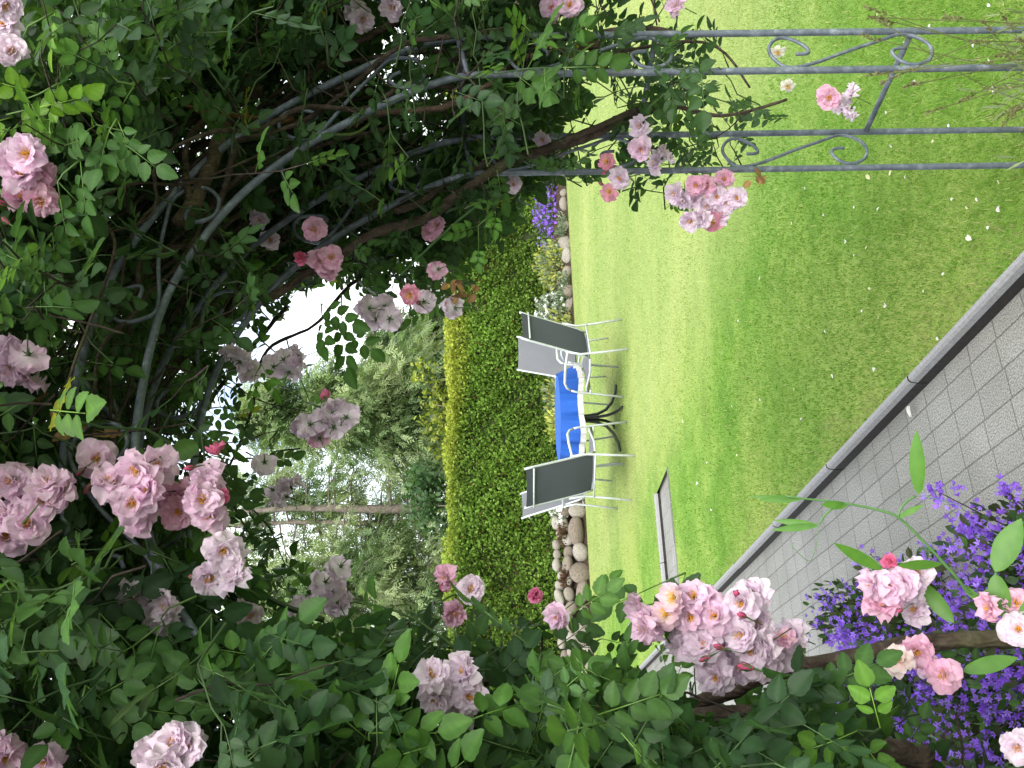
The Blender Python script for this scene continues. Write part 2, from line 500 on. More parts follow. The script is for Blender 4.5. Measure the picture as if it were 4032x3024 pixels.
# ------------------------------------------------------------------ fallen petals
def petal_mesh(i):
    mb = MB()
    n = 5
    V, F = [], []
    for a in range(n):
        u = a / (n - 1)
        w_ = .009 * math.sin(math.pi * (.15 + .75 * u))
        for v in (-1, 0, 1):
            V.append((v * w_, (u - .5) * .02, .004 + .004 * v * v + .003 * math.sin(3 * u + i)))
    for a in range(n - 1):
        for b in range(2):
            F.append((a * 3 + b, a * 3 + b + 1, a * 3 + b + 4, a * 3 + b + 3))
    c = [(.82, .72, .78), (.85, .82, .80), (.80, .74, .5)][i % 3]
    mb.add(V, F, 0, c)
    return mesh_from(mb, 'fallen_petal', M['petal'])
PM = [petal_mesh(i) for i in range(3)]
S1 = 1400 / 2212
petals = [(2632 + x * S1, y * S1) for x, y in [(1915, 275), (2000, 30), (2090, 25), (1630, 160), (2035, 560), (1970, 540), (1360, 700), (1390, 905), (1250, 1100), (855, 1170), (1770, 1240), (1860, 1290), (2070, 1300), (1925, 1240), (770, 1390), (970, 1335), (1110, 1500), (1235, 1540), (1160, 1590), (1995, 1415), (1390, 1070), (2000, 375), (1475, 265), (1305, 85), (1540, 515), (1310, 1300), (2060, 1130), (1480, 1100), (1880, 1480), (1650, 880), (1750, 780), (1160, 1290)]]
petals += [(2632 + x * S1, 1000 + y * S1) for x, y in [(575, 150), (440, 415), (1715, 125), (1255, 215), (1360, 320), (1210, 355), (1310, 390), (1680, 525), (1030, 760), (785, 840), (575, 905), (400, 945), (95, 1040), (245, 1300), (270, 1590), (45, 295), (1290, 720), (980, 480), (1590, 230), (830, 1030), (185, 1430), (430, 1250)]]
for i, (px, py) in enumerate(petals):
    o = link('fallen_petal', PM[i % 3])
    g = G(px, py, 0.02)
    o.location = g
    s = (.55 if i % 4 else .95) * (1 + .12 * max(0, np.linalg.norm(g[:2]) - 3))
    o.scale = (s, s, s)
    o.rotation_euler = (random.uniform(-.3, .3), random.uniform(-.3, .3), random.uniform(0, 6.28))
    tag(o, 'pale rose petal fallen on the mown lawn', 'petal', 'petals fallen on the lawn')
o = link('fallen_petal', PM[1]); o.location = G(2632 + 1520 * S1, 1000 + 980 * S1, ZP + .004); o.scale = (1.9, 1.9, 1.5); o.rotation_euler = (0, 0, 1.5)
tag(o, 'white petal lying alone on the grey paved path near the kerb', 'petal')

# ------------------------------------------------------------------ hedge
HK, HZ0, HZ1, HT = 13.75, .25, 2.24, 1.1
def hedge():
    mb = MB()
    E0, E9 = -8.0, 15.0
    ne, nz_ = 120, 14
    # dark twiggy core
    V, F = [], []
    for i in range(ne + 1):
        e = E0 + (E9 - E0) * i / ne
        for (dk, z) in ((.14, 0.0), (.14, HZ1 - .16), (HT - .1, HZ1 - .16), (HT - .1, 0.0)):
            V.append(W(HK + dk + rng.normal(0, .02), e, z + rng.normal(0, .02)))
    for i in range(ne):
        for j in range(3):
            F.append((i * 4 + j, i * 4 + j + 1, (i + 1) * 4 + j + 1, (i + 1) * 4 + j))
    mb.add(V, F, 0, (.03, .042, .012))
    # foliage sprays: small kinked leaf pairs
    def lay(n, kind):
        e = rng.uniform(E0, E9, n)
        if kind == 'front':
            z = HZ0 + (HZ1 - HZ0) * rng.random(n)
            wob = .10 * np.sin(e * 2.1 + z * 2.3) + .07 * np.sin(e * 5.3 - z * 4.1) + .05 * np.sin(z * 9 + e * 9.7)
            k = HK + rng.uniform(-.06, .12, n) + wob * .75
            out = np.tile(np.append(-E1, .5), (n, 1))
        else:
            k = HK + rng.uniform(-.05, HT, n)
            z = HZ1 + rng.uniform(-.1, .07, n) + .04 * np.sin(e * 3) + .03 * np.sin(e * 7.1)
            out = np.tile(np.array([0, 0, 1.0]), (n, 1))
        p = np.stack([W(a, b, c) for a, b, c in zip(k, e, z)])
        d = nrm(out + rng.normal(0, .55, (n, 3)))
        nn = nrm(rng.normal(0, 1, (n, 3)) + out * .8)
        X = nrm(np.cross(d, nn)); Z = np.cross(X, d)
        h = np.clip((z - HZ0) / (HZ1 - HZ0), 0, 1)
        patch = .5 + .5 * np.sin(e * 1.3 + .6 * np.sin(z * 3)) * np.sin(e * .57 + 2 + z)
        right = np.clip((e - 3) / 4, 0, 1)
        yel = np.clip((h - .91) * 6 + (patch - .5) * .7 + right * (h - .3) * 1.1 + rng.normal(0, .16, n), 0, 1)[:, None]
        g = np.array([.122, .205, .032]) * (1 + .55 * patch[:, None])
        c = g * (1 - yel) + np.array([.33, .37, .05]) * yel
        c *= rng.uniform(.65, 1.3, n)[:, None]
        br_ = rng.random(n) < .02
        c[br_] = np.array([.12, .07, .02])
        return p, X, d, Z, c
    tb = MB()
    L_, wd_ = .048, .0125
    for s_, a_ in ((0, 0), (1, .6), (-1, -.6)):
        ca, sa = math.cos(a_), math.sin(a_)
        y0 = .015 if s_ else 0
        ln = L_ * (1 if not s_ else .75)
        pts = [(-wd_, .35), (0, 0), (wd_, .35), (wd_ * .75, .75), (0, 1), (-wd_ * .75, .75)]
        tb.add([(x * ca + y * ln * sa, y0 + y * ln * ca - x * sa, .006 * s_ - .01 * y * y) for x, y in pts], [(0, 1, 2), (0, 2, 3, 5), (5, 3, 4)])
    T = tb.template()
    for n, kind in ((105000, 'front'), (26000, 'top')):
        p, X, Y, Z, c = lay(n, kind)
        mb.inst(T, p, X, Y, Z, rng.uniform(.7, 1.35, n), c)
    return tag(mb.build('hedge', M['hedge_leaf'], smooth=False), 'tall clipped conifer hedge with yellow-green new tips, behind the rockery', 'hedge')
hedge()

# ------------------------------------------------------------------ raised bed + rockery stones
mb = MB()
V = [W(KEND + .02, -12, 0), W(KEND + .02, 22, 0), W(KEND + .35, 22, .22), W(KEND + .35, -12, .30), W(HK + 1.4, 22, .30), W(HK + 1.4, -12, .42)]
mb.add(V, [(0, 1, 2, 3), (3, 2, 4, 5)])
mb.add([W(HK + 1.4, -12, .42), W(HK + 1.4, 22, .30), W(HK + 60, 60, .3), W(HK + 60, -40, .3)], [(0, 1, 2, 3)])
tag(mb.build('raised_bed', M['soil'], smooth=False), kind='structure')
t = NT('field_stone')
oi = t.new('ShaderNodeObjectInfo')
n = t.noise(6, 6, 0.7)
c = t.ramp(n, [(0.3, (0.13, 0.12, 0.105)), (0.5, (0.225, 0.21, 0.19)), (0.75, (0.33, 0.315, 0.295))])
c = t.mix(c, t.ramp(oi.outputs['Random'], [(0.0, (0.62, 0.54, 0.48)), (0.5, (0.95, 0.91, 0.86)), (1.0, (1.15, 1.15, 1.12))]), 1.0, 'MULTIPLY')
t.bump(n, 0.5, 0.03)
M['stone'] = t.base(c, 0.85, 0.2)
def stone_mesh(i):
    r = np.random.default_rng(50 + i)
    nl, ns = 9, 14
    V = [(0, 0, -1)]
    ax = r.uniform(.75, 1.1, 3)
    dirs, amp = nrm(r.normal(0, 1, (14, 3))), r.uniform(-.22, .16, 14)
    def f(p):
        p = nrm(p)
        return p * (1 + sum(a * max(0, p @ d) ** 3 for a, d in zip(amp, dirs))) * ax
    V = [f(np.array([0, 0, -1.0]))]
    for a in range(1, nl):
        th = math.pi * a / nl
        for b in range(ns):
            ph = 2 * math.pi * b / ns
            V.append(f(np.array([math.sin(th) * math.cos(ph), math.sin(th) * math.sin(ph), -math.cos(th)])))
    V.append(f(np.array([0, 0, 1.0])))
    F = [(0, 1 + (b + 1) % ns, 1 + b) for b in range(ns)]
    for a in range(nl - 2):
        for b in range(ns):
            F.append((1 + a * ns + b, 1 + a * ns + (b + 1) % ns, 1 + (a + 1) * ns + (b + 1) % ns, 1 + (a + 1) * ns + b))
    F += [(len(V) - 1, 1 + (nl - 2) * ns + b, 1 + (nl - 2) * ns + (b + 1) % ns) for b in range(ns)]
    mb = MB(); mb.add(V, F)
    return mesh_from(mb, 'field_stone', M['stone'])
SM = [stone_mesh(i) for i in range(7)]
si = 0
def put_stone(e, z, r, label, group, dk=0.0):
    global si
    o = link('field_stone', SM[si % 7]); si += 1
    o.location = W(KEND + .10 + dk, e, z)
    o.scale = (r * random.uniform(.95, 1.3), r * random.uniform(.7, .95), r * random.uniform(.75, .95))
    o.rotation_euler = (random.uniform(-.25, .25), random.uniform(-.25, .25), random.uniform(-.5, .5) + math.atan2(E2[1], E2[0]))
    tag(o, label, 'stone', group)
def bed(px, py, dk=.4):                           # where the ray meets the upright plane k = KEND + dk
    r = FW + (px - CX) / F_PX * XC - (py - CY) / F_PX * YC
    t_ = (KEND + dk + O2 @ E1) / (r[:2] @ E1)
    return KE(CAM[:2] + r[:2] * t_)[1]
eL, eM, eR = bed(2280, 2760, .1), bed(2280, 1985, .1), bed(2240, 500, .1)
for z0_, ra, rb, dk, lbl, grp in ((None, .12, .20, 0, 'pale rounded field stone in the bottom course of the low wall under the hedge', 'bottom stones of the rockery wall'),
                                  (.29, .09, .14, .12, 'smaller pale stone in the middle course of the low wall under the hedge', 'middle stones of the rockery wall'),
                                  (.45, .07, .115, .22, 'small stone capping the low wall under the hedge', 'cap stones of the rockery wall')):
    e = eL
    while e < eM - .1:
        r = random.uniform(ra, rb)
        put_stone(e + r, r * .72 if z0_ is None else z0_ + random.uniform(-.025, .03), r, lbl, grp, dk)
        e += 2 * r * .98
e = eM + .1
while e < eR:
    r = random.uniform(.07, .17)
    put_stone(e + r, r * .38, r, 'brownish round stone edging the flower bed at the back of the lawn', 'edging stones of the flower bed')
    e += 2 * r * random.choice((1.0, 1.1, 1.3, 2.2))

# ------------------------------------------------------------------ rockery plants
def leaf_tpl(L, wd, fold=.15, droop=.15, n=4):
    mb = MB()
    V, F = [], []
    for i in range(n + 1):
        u = i / n
        w_ = wd * math.sin(math.pi * min(.999, .06 + .94 * u)) ** .8 if 0 < i < n else wd * .05
        z = -droop * L * u * u
        V += [(-w_, u * L, z + fold * w_), (0, u * L, z), (w_, u * L, z + fold * w_)]
    for i in range(n):
        F += [(i * 3, i * 3 + 1, i * 3 + 4, i * 3 + 3), (i * 3 + 1, i * 3 + 2, i * 3 + 5, i * 3 + 4)]
    mb.add(V, F)
    return mb.template()
def star_tpl(r, cup=.5, pet=5, wide=.5):
    mb = MB()
    for j in range(pet):
        a = 2 * math.pi * j / pet
        def pt(rad, da, z): return (rad * math.cos(a + da), rad * math.sin(a + da), z)
        V = [(0, 0, -r * cup), pt(r * .55, -wide, -r * cup * .35), pt(r, 0, 0), pt(r * .55, wide, -r * cup * .35)]
        mb.add(V, [(0, 1, 2, 3)])
    return mb.template()
def frames(n, axis, jit):
    Z = nrm(np.broadcast_to(axis, (n, 3)) + rng.normal(0, jit, (n, 3)))
    X = nrm(np.cross(Z, rng.normal(0, 1, (n, 3))))
    return X, np.cross(Z, X), Z
def mound(name, label, cat, c, rad, h, leafc, nleaf, leafT, blossoms=None, nb=0, bT=None, group=None, up=.6, spikes=0, blossom_bias=0.3):
    """a low plant: leafy dome with blossoms on it"""
    root = thing(name, label, cat, c, 0, group)
    c = np.asarray(c, float)
    def dome(n, rmin, rmax=1.0, bias=0.0):
        d = nrm(rng.normal(0, 1, (n, 3))); d[:, 2] = np.abs(d[:, 2])
        lump = 1 + .16 * np.sin(d[:, 0] * 7 + c[0] * 3) + .16 * np.sin(d[:, 1] * 8 + d[:, 2] * 5)
        p = d * np.array([rad[0], rad[1], h]) * (rng.uniform(rmin, rmax, n) * lump)[:, None]
        q = p.copy()
        q[:, :2] = p[:, 0:1] * E2[None] + p[:, 1:2] * E1[None]
        return q + c, d
    mb = MB()
    p, d = dome(nleaf, .25)
    d2 = d.copy(); d2[:, :2] = d[:, 0:1] * E2[None] + d[:, 1:2] * E1[None]
    Y = nrm(d2 * .7 + np.array([0, 0, up]) + rng.normal(0, .5, (nleaf, 3)))
    X = nrm(np.cross(Y, rng.normal(0, 1, (nleaf, 3)))); Z = np.cross(X, Y)
    cc = np.array([leafc[i] for i in rng.integers(0, len(leafc), nleaf)]) * rng.uniform(.6, 1.3, nleaf)[:, None]
    mb.inst(leafT, p, X, Y, Z, rng.uniform(.7, 1.4, nleaf), cc)
    if spikes:
        tips, dd = dome(spikes, .95, 1.25)
        for a in tips:
            b = c + (a - c) * np.array([.45, .45, .25])
            mb.tube([b, (a + b) / 2 + rng.normal(0, .01, 3), a], [.0022, .0018, .0012], 4, 0, (.05, .045, .02))
    mb.build('foliage', M['plant_leaf'], root, smooth=False)
    if nb:
        mb = MB()
        p, d = dome(nb, .86, 1.1)
        d2 = d.copy(); d2[:, :2] = d[:, 0:1] * E2[None] + d[:, 1:2] * E1[None]
        if spikes:
            w_ = rng.integers(0, spikes, nb // 3)
            p[:nb // 3] = tips[w_] + rng.normal(0, .02, (nb // 3, 3))
        X, Y, Z = frames(nb, np.array([0, -.35, .5]), .55)
        Z = nrm(d2 * .8 + Z); X = nrm(np.cross(Z, rng.normal(0, 1, (nb, 3)))); Y = np.cross(Z, X)
        cc = np.array([blossoms[i] for i in rng.integers(0, len(blossoms), nb)]) * rng.uniform(.75, 1.2, nb)[:, None]
        o = mb.inst(bT, p, X, Y, Z, rng.uniform(.7, 1.25, nb), cc)
        o = mb.build('blossoms', M['blossom'], root, smooth=False)
        o['kind'] = 'stuff'
    return root
PURP = [(.25, .10, .66), (.33, .16, .76), (.20, .075, .56), (.38, .22, .82)]
WHITE = [(.85, .86, .84), (.8, .82, .8)]
YG = [(.36, .37, .09), (.26, .31, .07), (.42, .40, .12)]
GG = [(.10, .15, .07), (.14, .18, .09), (.08, .13, .05)]
GREY = [(.19, .23, .17), (.24, .27, .2), (.14, .18, .12)]
lt = leaf_tpl(.09, .018); st = star_tpl(.036, .35)
def at_e(e, dk, z): return W(KEND + dk, e, z)
# along the back of the lawn (e = distance to the right of the path's kerb line)
eP = bed(2160, 820); eY = bed(2160, 1060); eW = bed(2160, 1180); eY2 = bed(2200, 1330); eT = bed(2200, 1560); eW2 = bed(2200, 2030)
mound('bellflower', 'purple bellflower spilling over the stones at the far right end of the rockery', 'flower', at_e(eP + .05, .55, .12), (.62, .33), .42, GG, 700, lt, PURP, 520, st)
mound('bellflower', 'small purple bellflower tuft beside the round yellow-green shrub in the rockery', 'flower', at_e(eP - .62, .6, .15), (.25, .25), .33, GG, 240, lt, PURP, 90, st)
mound('rock_shrub', 'dense grey-green shrub with yellow flower haze next to the purple rockery bellflower', 'shrub', at_e(eY + .12, .45, .1), (.5, .42), .46, GREY + YG, 1500, lt, YG, 420, star_tpl(.022, .2))
mound('rock_shrub', 'low yellow-green rockery shrub just right of the high-backed chair', 'shrub', at_e(eY2 + .2, .5, .12), (.42, .34), .36, YG + GREY, 900, lt, YG, 220, star_tpl(.02, .2))
mound('candytuft', 'white flowering candytuft on the stones right of the chairs', 'flower', at_e(eW - .02, .7, .28), (.3, .25), .32, GREY, 420, lt, WHITE, 170, star_tpl(.04, .2))
mound('candytuft', 'thin white flowered cushion low between the brown edging stones', 'flower', at_e(eW - .12, .25, .06), (.28, .2), .24, GREY + GG, 320, lt, WHITE, 45, star_tpl(.034, .2))
mound('candytuft', 'white flowering candytuft behind the left pair of chairs', 'flower', at_e(eW2 + .02, .35, .28), (.24, .2), .24, GREY, 260, lt, WHITE, 150, star_tpl(.036, .2))
for i, de in enumerate((-.5, .05, .6, 1.05)):
    mound('rock_shrub', ['grey-green cushion shrub behind the left edge of the blue table', 'yellow-green cushion shrub straight behind the blue table', 'pale green cushion shrub behind the right half of the blue table', 'sage green cushion shrub half hidden by the light grey chair'][i], 'shrub', at_e(eT + de, .5, .15), (.36, .3), .36 + .06 * (i % 2), [YG, GREY + YG, GREY, GREY][i], 650, lt)
for i, (de, lb) in enumerate(((-2.6, 'reddish brown sedum mat between the wall stones at the far left'), (-1.9, 'dull red sedum mat hanging over the pale wall stones'))):
    mound('sedum', lb, 'plant', at_e(eT + de - .6, .22, .3), (.22, .12), .13, [(.13, .06, .045), (.09, .07, .04)], 300, leaf_tpl(.05, .014))

for (px_, py_, lb, cc) in [(2250, 900, 'grey-green cushion creeping over the stones below the purple rockery bellflower', GREY), (2250, 1120, 'sage mat creeping over the edging stones beside the lawn, right of the white candytuft', GREY), (2260, 1290, 'yellow-green mat creeping over the edging stones behind the dark chair', YG + GREY), (2270, 1520, 'grey mat creeping over the edging stones behind the blue table', GREY + GG)]:
    mound('cushion_plant', lb, 'plant', at_e(bed(px_, py_, .12), .12, .04), (.34, .16), .17, cc, 420, leaf_tpl(.06, .012))

# ------------------------------------------------------------------ garden table and cloth
t = NT('black_metal'); M['black'] = t.base((0.012, 0.012, 0.013, 1), 0.35, 0.5)
t = NT('silver_paint'); t.b.inputs['Metallic'].default_value = 0.15
M['alu'] = t.base(t.ramp(t.noise(40, 3), [(.3, (.36, .385, .40)), (.7, (.46, .485, .50))]), 0.38, 0.5)
def fabric(name, c):
    t = NT(name)
    w1 = t.new('ShaderNodeTexWave'); w1.inputs['Scale'].default_value = 120; t.l.new(t.coord(), w1.inputs['Vector'])
    cc = t.mix(tuple(0.8 * x for x in c) + (1,), tuple(1.15 * x for x in c) + (1,), w1.outputs['Fac'])
    cc = t.mix(cc, t.mix(cc, (.7, .7, .7), 1.0, 'MULTIPLY'), t.noise(3, 4))
    t.bump(w1.outputs['Fac'], .15, .001)
    return t.base(cc, .75, .25)
M['sling_front'] = fabric('sling_fabric', (.155, .16, .172))
M['sling_back_shaded'] = fabric('sling_fabric_shaded', (.060, .068, .082))  # same cloth as the front; shade is put into this darker colour
M['blue'] = fabric('blue_cloth', (.014, .085, .39))
M['lace'] = fabric('white_trim', (.58, .58, .55))
tp = G(2439, 1645); TR = .49
troot = thing('garden_table', 'round garden table on black curved legs under the blue cloth', 'table', tp)
TZ = .70
mb = MB()
mb.tube([tp + (0, 0, TZ - .022), tp + (0, 0, TZ)], TR - .012, 48)
mb.build('tabletop', M['alu'], troot, smooth=False)
mb = MB(); mb.tube([tp + (0, 0, .30), tp + (0, 0, TZ - .03)], .035, 14); mb.build('column', M['black'], troot)
for i in range(4):
    a = i * math.pi / 2 + .35
    dv = np.array([math.cos(a), math.sin(a), 0])
    pts = [tp + dv * r_ + np.array([0, 0, z_]) for r_, z_ in ((.030, .48), (.034, .36), (.05, .25), (.10, .15), (.19, .075), (.30, .03), (.40, .018))]
    mb = MB(); mb.tube(pts, [.016, .017, .018, .018, .017, .016, .014], 10); mb.build('leg', M['black'], troot)
cl = thing('tablecloth', 'blue cloth with white trim draped over the round garden table', 'tablecloth', tp + (0, 0, TZ))
def FOLD(a):                                      # deep uneven folds of the hanging cloth
    return abs(math.sin(a * 6.5 + .9 * math.sin(a * 2) + .4)) ** .8 * (.65 + .35 * math.sin(a * 3 + 1)) + .10 * math.sin(a * 31)
def skirt(z0, z1, n0, amp0, amp1, mat, th=0.0, freq=13, nst=6, mb=None):
    mb = mb or MB()
    N = 180
    V = []
    for i in range(nst + 1):
        u = i / nst
        z = z0 + (z1 - z0) * u
        for j in range(N):
            a = 2 * math.pi * j / N
            f = FOLD(a)
            am = amp0 + (amp1 - amp0) * u
            r = TR + .004 + am * f + th
            V.append(tp + (r * math.cos(a), r * math.sin(a), z + (.012 * math.sin(a * 5 + 1) + .008 * math.sin(a * 3)) * (u if n0 else 1)))
    F = [(i * N + j, i * N + (j + 1) % N, (i + 1) * N + (j + 1) % N, (i + 1) * N + j) for i in range(nst) for j in range(N)]
    mb.add(V, F)
    return mb
mb = skirt(TZ + .004, TZ - .20, 1, .03, .115, 'blue')
N = 180
V = [tp + (0, 0, TZ + .006)] + [tp + (r_ * math.cos(2 * math.pi * j / N), r_ * math.sin(2 * math.pi * j / N), TZ + z_) for r_, z_ in ((TR * .6, .0055), (TR - .004, .006), (TR + .005, .004)) for j in range(N)]
F = [(0, 1 + j, 1 + (j + 1) % N) for j in range(N)] + [(1 + i * N + j, 1 + (i + 1) * N + j, 1 + (i + 1) * N + (j + 1) % N, 1 + i * N + (j + 1) % N) for i in range(2) for j in range(N)]
mb.add(V, F)
mb.build('cloth', M['blue'], cl)
mb = MB()
N = 360
V = []
for i in range(4):
    u = i / 3
    for j in range(N):
        a = 2 * math.pi * j / N
        f = FOLD(a)
        r = TR + .004 + .115 * f + .002 + .012 * u * (.5 + .5 * math.sin(a * 70))
        V.append(tp + (r * math.cos(a), r * math.sin(a), TZ - .197 - .060 * u + .012 * math.sin(a * 5 + 1) + .008 * math.sin(a * 3)))
mb.add(V, [(i * N + j, i * N + (j + 1) % N, (i + 1) * N + (j + 1) % N, (i + 1) * N + j) for i in range(3) for j in range(N)])
mb.build('trim', M['lace'], cl)

# ------------------------------------------------------------------ garden chairs
def chair(pos, face, label):
    rz = math.atan2(face[1], face[0]) - math.pi / 2
    root = thing('garden_chair', label, 'chair', pos, rz, 'high-backed garden chairs round the table')
    mw = np.array(parent_world(root))
    def T(pts): return np.asarray(pts, float) @ mw[:3, :3].T + mw[:3, 3]
    r_ = .0118
    HW = .265
    top = (-.47, 1.13)
    for s in (-1, 1):
        x = s * HW
        # front leg and armrest: one bent tube, split at the bend
        mb = MB(); mb.tube(T([(x * 1.04, .32, 0), (x * 1.02, .275, .30), (x, .245, .53), (x, .225, .585)]), r_, 8); mb.build('leg', M['alu'], root)
        mb = MB(); mb.tube(T([(x, .225, .585), (x, .19, .63), (x, .12, .655), (x, -.05, .655), (x, -.30, .64)]), [r_, r_ * 1.1, r_ * 1.25, r_ * 1.25, r_], 8); mb.build('armrest', M['alu'], root)
        mb = MB(); mb.tube(T([(x * 1.06, -.33, 0), (x * 1.02, -.285, .3), (x, -.262, .5), (x, -.30, .66)]), r_, 8); mb.build('leg', M['alu'], root)
    mb = MB()
    xs = HW - .022
    for s in (-1, 1):
        mb.tube(T([(s * xs, -.185, .40), (s * xs, -.225, .47), (s * xs, -.33, .75), (s * xs, -.43, 1.03), (s * xs, top[0], top[1])]), r_, 8)
    mb.tube(T([(-xs, -.466, 1.035), (xs, -.466, 1.035)]), r_ * .8, 8)
    mb.tube(T([(-HW, -.285, .40), (HW, -.285, .40)]), r_ * .8, 8)
    mb.build('back_frame', M['alu'], root)
    mb = MB()
    for s in (-1, 1):
        mb.tube(T([(s * xs, -.19, .395), (s * xs, .0, .385), (s * xs, .20, .415), (s * xs, .27, .41), (s * xs * .9, .305, .385)]), r_, 8)
    mb.tube(T([(-xs * .9, .305, .385), (xs * .9, .305, .385)]), r_, 8)
    mb.tube(T([(-HW, .255, .37), (HW, .255, .37)]), r_ * .8, 8)
    mb.build('seat_frame', M['alu'], root)
    def sheet(prof, sag, name):
        mb = MB()
        nx = 9
        for side, off in ((0, .0), (1, -.005)):
            V = []
            for (y, z, ny, nz__) in prof:
                for i in range(nx):
                    u = -1 + 2 * i / (nx - 1)
                    sg = sag * (1 - u * u)
                    V.append((u * (xs - .004), y - ny * (sg - off), z - nz__ * (sg - off)))
            m_ = len(prof)
            F = [(a * nx + b, a * nx + b + 1, (a + 1) * nx + b + 1, (a + 1) * nx + b) for a in range(m_ - 1) for b in range(nx - 1)]
            mb.add(T(V), F, side)
        mb.build(name, [M['sling_front'], M['sling_back_shaded']], root)
    bp = []
    for y, z in ((-.19, .42), (-.235, .5), (-.285, .63), (-.335, .765), (-.385, .9), (-.43, 1.03), (top[0] + .003, top[1] - .015)):
        bp.append((y, z, .93, .36))
    sheet(bp, .018, 'backrest')
    sheet([(y, z, 0, 1) for y, z in ((-.18, .402), (-.1, .396), (0, .392), (.1, .402), (.2, .423), (.27, .418), (.30, .40))], .014, 'seat')
    return root
def feet(rear, front):
    a, b, c, d = [G(*q) for q in (*rear, *front)]
    cen = (a + b + c + d) / 4
    f = nrm((c + d - a - b)[:2])
    return cen, f
c1, f1 = feet(((2450, 1281), (2473, 1364)), ((2464, 1557), (2430, 1445)))
c2, f2 = feet(((2395, 1339), (2387, 1471)), ((2418, 1440), (2413, 1605)))
c3, f3 = feet(((2498, 1809), (2493, 1952)), ((2467, 1660), (2461, 1829)))
c4, f4 = feet(((2435, 1992), (2410, 1876)), ((2444, 1852), (2418, 1714)))
chair(c1, f1, 'garden chair right of the table with its dark back to the viewer')
chair(c2, f2, 'garden chair right of the table showing its light grey front')
chair(c3, f3, 'garden chair left of the table with its dark back to the viewer')
chair(c4, f4, 'garden chair left of the table half hidden behind another dark-backed chair')

# ------------------------------------------------------------------ trees behind the hedge
def spray_tpl(seed, L=.2, n=7, wd=.011):
    r = np.random.default_rng(seed)
    mb = MB()
    for i in range(n):
        u = i / (n - 1)
        s = 1 if i % 2 else -1
        b = np.array([0, u * L * .7, -.06 * u * u])
        dr = nrm(np.array([s * (.75 if i < n - 1 else 0), .8, r.uniform(-.45, .05)]))
        ln = L * r.uniform(.3, .55)
        sd = nrm(np.cross(dr, [0, 0, 1.0])) * wd
        mb.add([b - sd * .6, b + sd * .6, b + dr * ln * .55 + sd, b + dr * ln, b + dr * ln * .55 - sd], [(0, 1, 2, 3, 4)])
    return mb.template()
SPR = [spray_tpl(i) for i in range(4)]
def conifer(label, base, h, z0, rad, nbr, nsp, cols, tr=.16, lean=(0, 0), droop=.35, trunks=((0, 0),), name='conifer_tree', away=False):
    """trunk(s), arching limbs and hanging feathery sprays"""
    root = thing(name, label, 'tree', base)
    base = np.asarray(base, float)
    trunk = MB(); crown = MB(); limbs = MB()
    P_, D_ = [], []
    for (ox, oy) in trunks:
        zz = np.linspace(0, h, 10)
        tpx = base + np.stack([ox + lean[0] * (zz / h) ** 1.5 + .05 * np.sin(zz * 1.3 + ox), oy + lean[1] * zz / h, zz], 1)
        trunk.tube(tpx, tr * (1 - .8 * zz / h) * (1.0 if ox == 0 else .7), 10, bump=.06)
    for i in range(nbr):
        ox, oy = trunks[i % len(trunks)]
        u = (i + rng.random()) / nbr
        z = z0 + (h - z0) * u
        st = base + np.array([ox + lean[0] * (z / h) ** 1.5, oy + lean[1] * z / h, z])
        a = rng.uniform(0, 2 * math.pi)
        if away:                                   # no limbs on the side towards the garden
            a = rng.uniform(-.15, math.pi + .15)
        ln = rad * (1 - .75 * u ** 1.6) * rng.uniform(.6, 1.15)
        dv = np.array([math.cos(a), math.sin(a), 0])
        s_ = np.linspace(0, 1, 6)
        rise = rng.uniform(.0, .35)
        pts = st + dv * (s_ * ln)[:, None] + np.stack([np.zeros(6), np.zeros(6), ln * (rise * s_ - droop * s_ ** 2)], 1) + rng.normal(0, .03, (6, 3)) * s_[:, None]
        limbs.tube(pts, tr * .22 * (1 - .85 * s_) * (1 - .6 * u) + .004, 5)
        n = max(4, int(nsp / nbr * (.5 + ln / rad)))
        q = rng.beta(1.6, 1.1, n)
        idx = np.clip(q * 5, 0, 4.999); i0 = idx.astype(int); fr = (idx - i0)[:, None]
        pp = pts[i0] * (1 - fr) + pts[i0 + 1] * fr
        side = rng.normal(0, 1, (n, 3)) * np.array([1, 1, .55]) * (.10 + .20 * q)[:, None] * min(1.3, ln)
        side[:, 2] -= np.abs(rng.normal(0, .12, n))
        P_.append(pp + side)
        D_.append(nrm(dv * .6 + side * .8 + np.array([0, 0, -.35]) + rng.normal(0, .35, (n, 3))))
    Pp, D = np.concatenate(P_), np.concatenate(D_)
    n = len(Pp)
    Zn = nrm(rng.normal(0, .6, (n, 3)) + np.array([0, 0, 1.0]))
    X = nrm(np.cross(D, Zn)); Z = np.cross(X, D)
    clump = (np.sin(Pp[:, 0] * 2.7 + Pp[:, 2] * 1.9) + np.sin(Pp[:, 2] * 4.3 - Pp[:, 1] * 2.2)) * .25 + .5
    ci = np.clip((clump * len(cols) + rng.normal(0, .45, n)).astype(int), 0, len(cols) - 1)
    cc = np.array(cols)[ci] * rng.uniform(.65, 1.3, n)[:, None]
    sel = rng.integers(0, 4, n)
    sc = rng.uniform(.8, 1.6, n)
    for j in range(4):
        w_ = sel == j
        crown.inst(SPR[j], Pp[w_], X[w_], D[w_], Z[w_], sc[w_], cc[w_])
    trunk.build('trunk', M['tree_bark'], root)
    limbs.build('limbs', M['tree_bark'], root)
    crown.build('crown', M['plant_leaf'], root, smooth=False)
    return root
def behind(yD, d):                                # foot of a tree seen at photo row yD (2212 scale) and depth d
    p = P(1953, yD * 1.8228, d); return np.array([p[0], p[1], .3])
DG = [(.055, .09, .035), (.085, .13, .05), (.13, .175, .07), (.17, .21, .09)]
LG = [(.11, .17, .07), (.17, .235, .10), (.225, .285, .135), (.28, .325, .17)]
